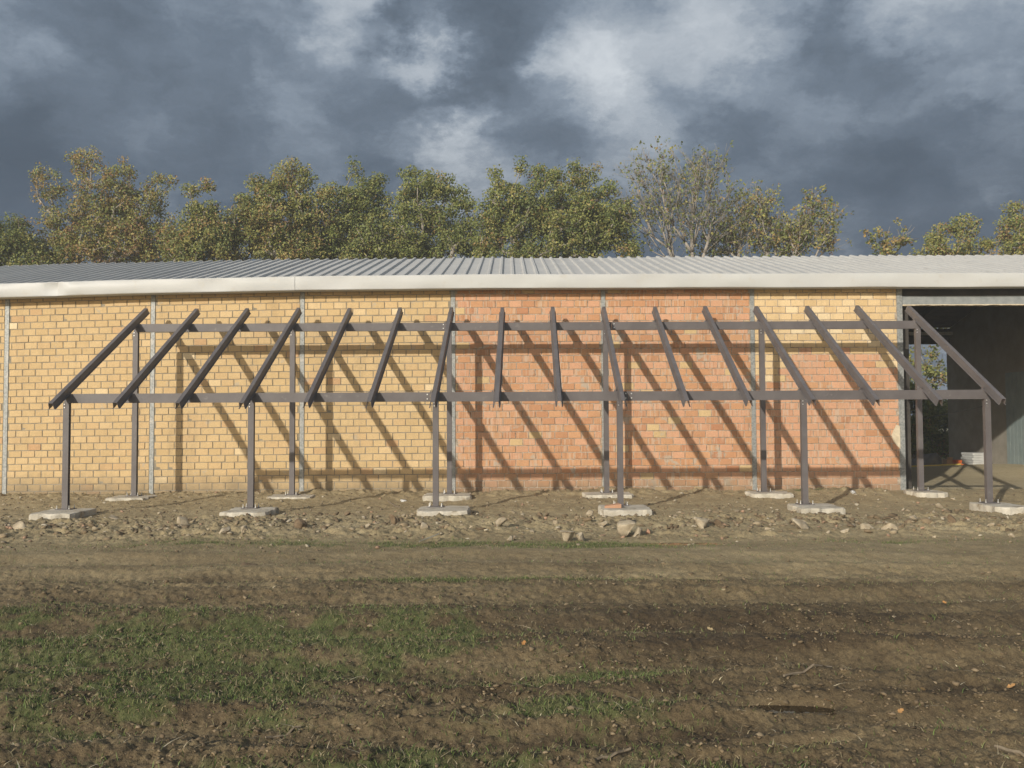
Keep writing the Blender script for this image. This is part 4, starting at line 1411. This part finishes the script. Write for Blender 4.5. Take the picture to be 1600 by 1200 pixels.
tree('bare_tree', 'tall thin-leaved tree with bare grey branches right of the dense olive tree', 31.0, [(1060, 300, 90, 64), (1005, 268, 40, 32), (1105, 275, 50, 34), (1060, 360, 85, 50), (1000, 330, 34, 40), (1125, 330, 34, 44)], 380, 2, W_OLIVE, 207, leaf=(0.08, 0.14), spread=0.14, leafy=0.8, foot_px=1072, r_tip=0.0036, r_max=0.065, shell=0.3, twigs=4, fork_z=5.9, path_w=1.5)
tree('bare_tree', 'half-bare yellowing tree next to the tall thin-leaved one', 32.0, [(1180, 335, 48, 46), (1150, 370, 42, 45), (1205, 370, 36, 40), (1120, 385, 44, 34), (1232, 390, 30, 26)], 300, 6, W_MIX, 208, leaf=(0.08, 0.14), spread=0.22, leafy=0.75, foot_px=1180, r_tip=0.005, r_max=0.08, shell=0.25, twigs=2, fork_z=5.4, path_w=1.2)
tree('bare_tree', 'slim sparse tree standing last in the row before the open sky', 31.5, [(1272, 322, 22, 26), (1268, 365, 38, 40), (1295, 335, 16, 26), (1240, 375, 34, 38), (1295, 385, 18, 24)], 170, 4, W_MIX, 209, leaf=(0.08, 0.14), spread=0.20, foot_px=1262, r_tip=0.005, r_max=0.07, shell=0.25, twigs=2, fork_z=5.6, path_w=1.2)
tree('sapling', 'tiny wispy tree top alone against the dark sky over the roof', 31.0, [(1390, 385, 32, 26), (1410, 375, 12, 16), (1375, 390, 14, 14)], 26, 8, W_RUST, 210, leaf=(0.09, 0.15), spread=0.17, foot_px=1390, r_tip=0.006, r_max=0.06, shell=0.2, twigs=1, fork_z=5.0)
tree('broadleaf_tree', 'golden-green tree with a rounded top left of the right edge', 31.0, [(1490, 380, 46, 38), (1500, 355, 26, 18), (1455, 395, 26, 20), (1490, 470, 70, 70), (1530, 395, 26, 30)], 260, 30, W_MIX, 211, spread=0.28, foot_px=1492, fork_z=3.4)
tree('broadleaf_tree', 'golden-green tree cut off by the right edge of the picture', 31.5, [(1590, 370, 36, 34), (1588, 335, 24, 18), (1620, 370, 50, 50), (1600, 450, 60, 60)], 240, 32, W_MIX, 212, spread=0.30, foot_px=1604, fork_z=3.4)
tree('sapling', 'sparse young tree seen through the shed against the sky', 33.0, [(1440, 575, 40, 36), (1475, 590, 26, 34), (1425, 600, 36, 20)], 60, 8, W_MIX, 213, leaf=(0.09, 0.15), spread=0.2, foot_px=1445, r_tip=0.006, r_max=0.06, shell=0.2, twigs=1, fork_z=2.0)
for i, (px, py, rx, ry, lab) in enumerate(((1420, 640, 45, 50, 'dark bush seen low through the shed, left one'), (1470, 668, 50, 46, 'dark bush seen low through the shed, right one'))):
    tree('bush', lab, 29.5 + i * 0.6, [(px, py, rx, ry), (px - 10, py + 40, rx, 40)], 150, 40, W_GREEN, 220 + i, leaf=(0.09, 0.14), spread=0.3, foot_px=px, fork_z=0.5, r_max=0.05, cat='bush', group='bushes behind the shed')

# ------------------------------------------------------------------ added haze imitating a lens veil
hm = bpy.data.materials.new('veil_haze')
hm.use_nodes = True
hn = NT(hm.node_tree)
ho = hn.n('ShaderNodeOutputMaterial')
hv = hn.n('ShaderNodeVolumePrincipled')
hv.inputs['Color'].default_value = (0.92, 0.93, 0.92, 1)
hv.inputs['Density'].default_value = 0.0021
hv.inputs['Anisotropy'].default_value = 0.0
hn.link(hv.outputs[0], ho.inputs['Volume'])
haze = MB().box(-112, 112, -62, 122, -1.4, 13.0).build('haze', hm)
tag(haze, 'thin added haze over the whole site, imitating a lens veil', kind='stuff')
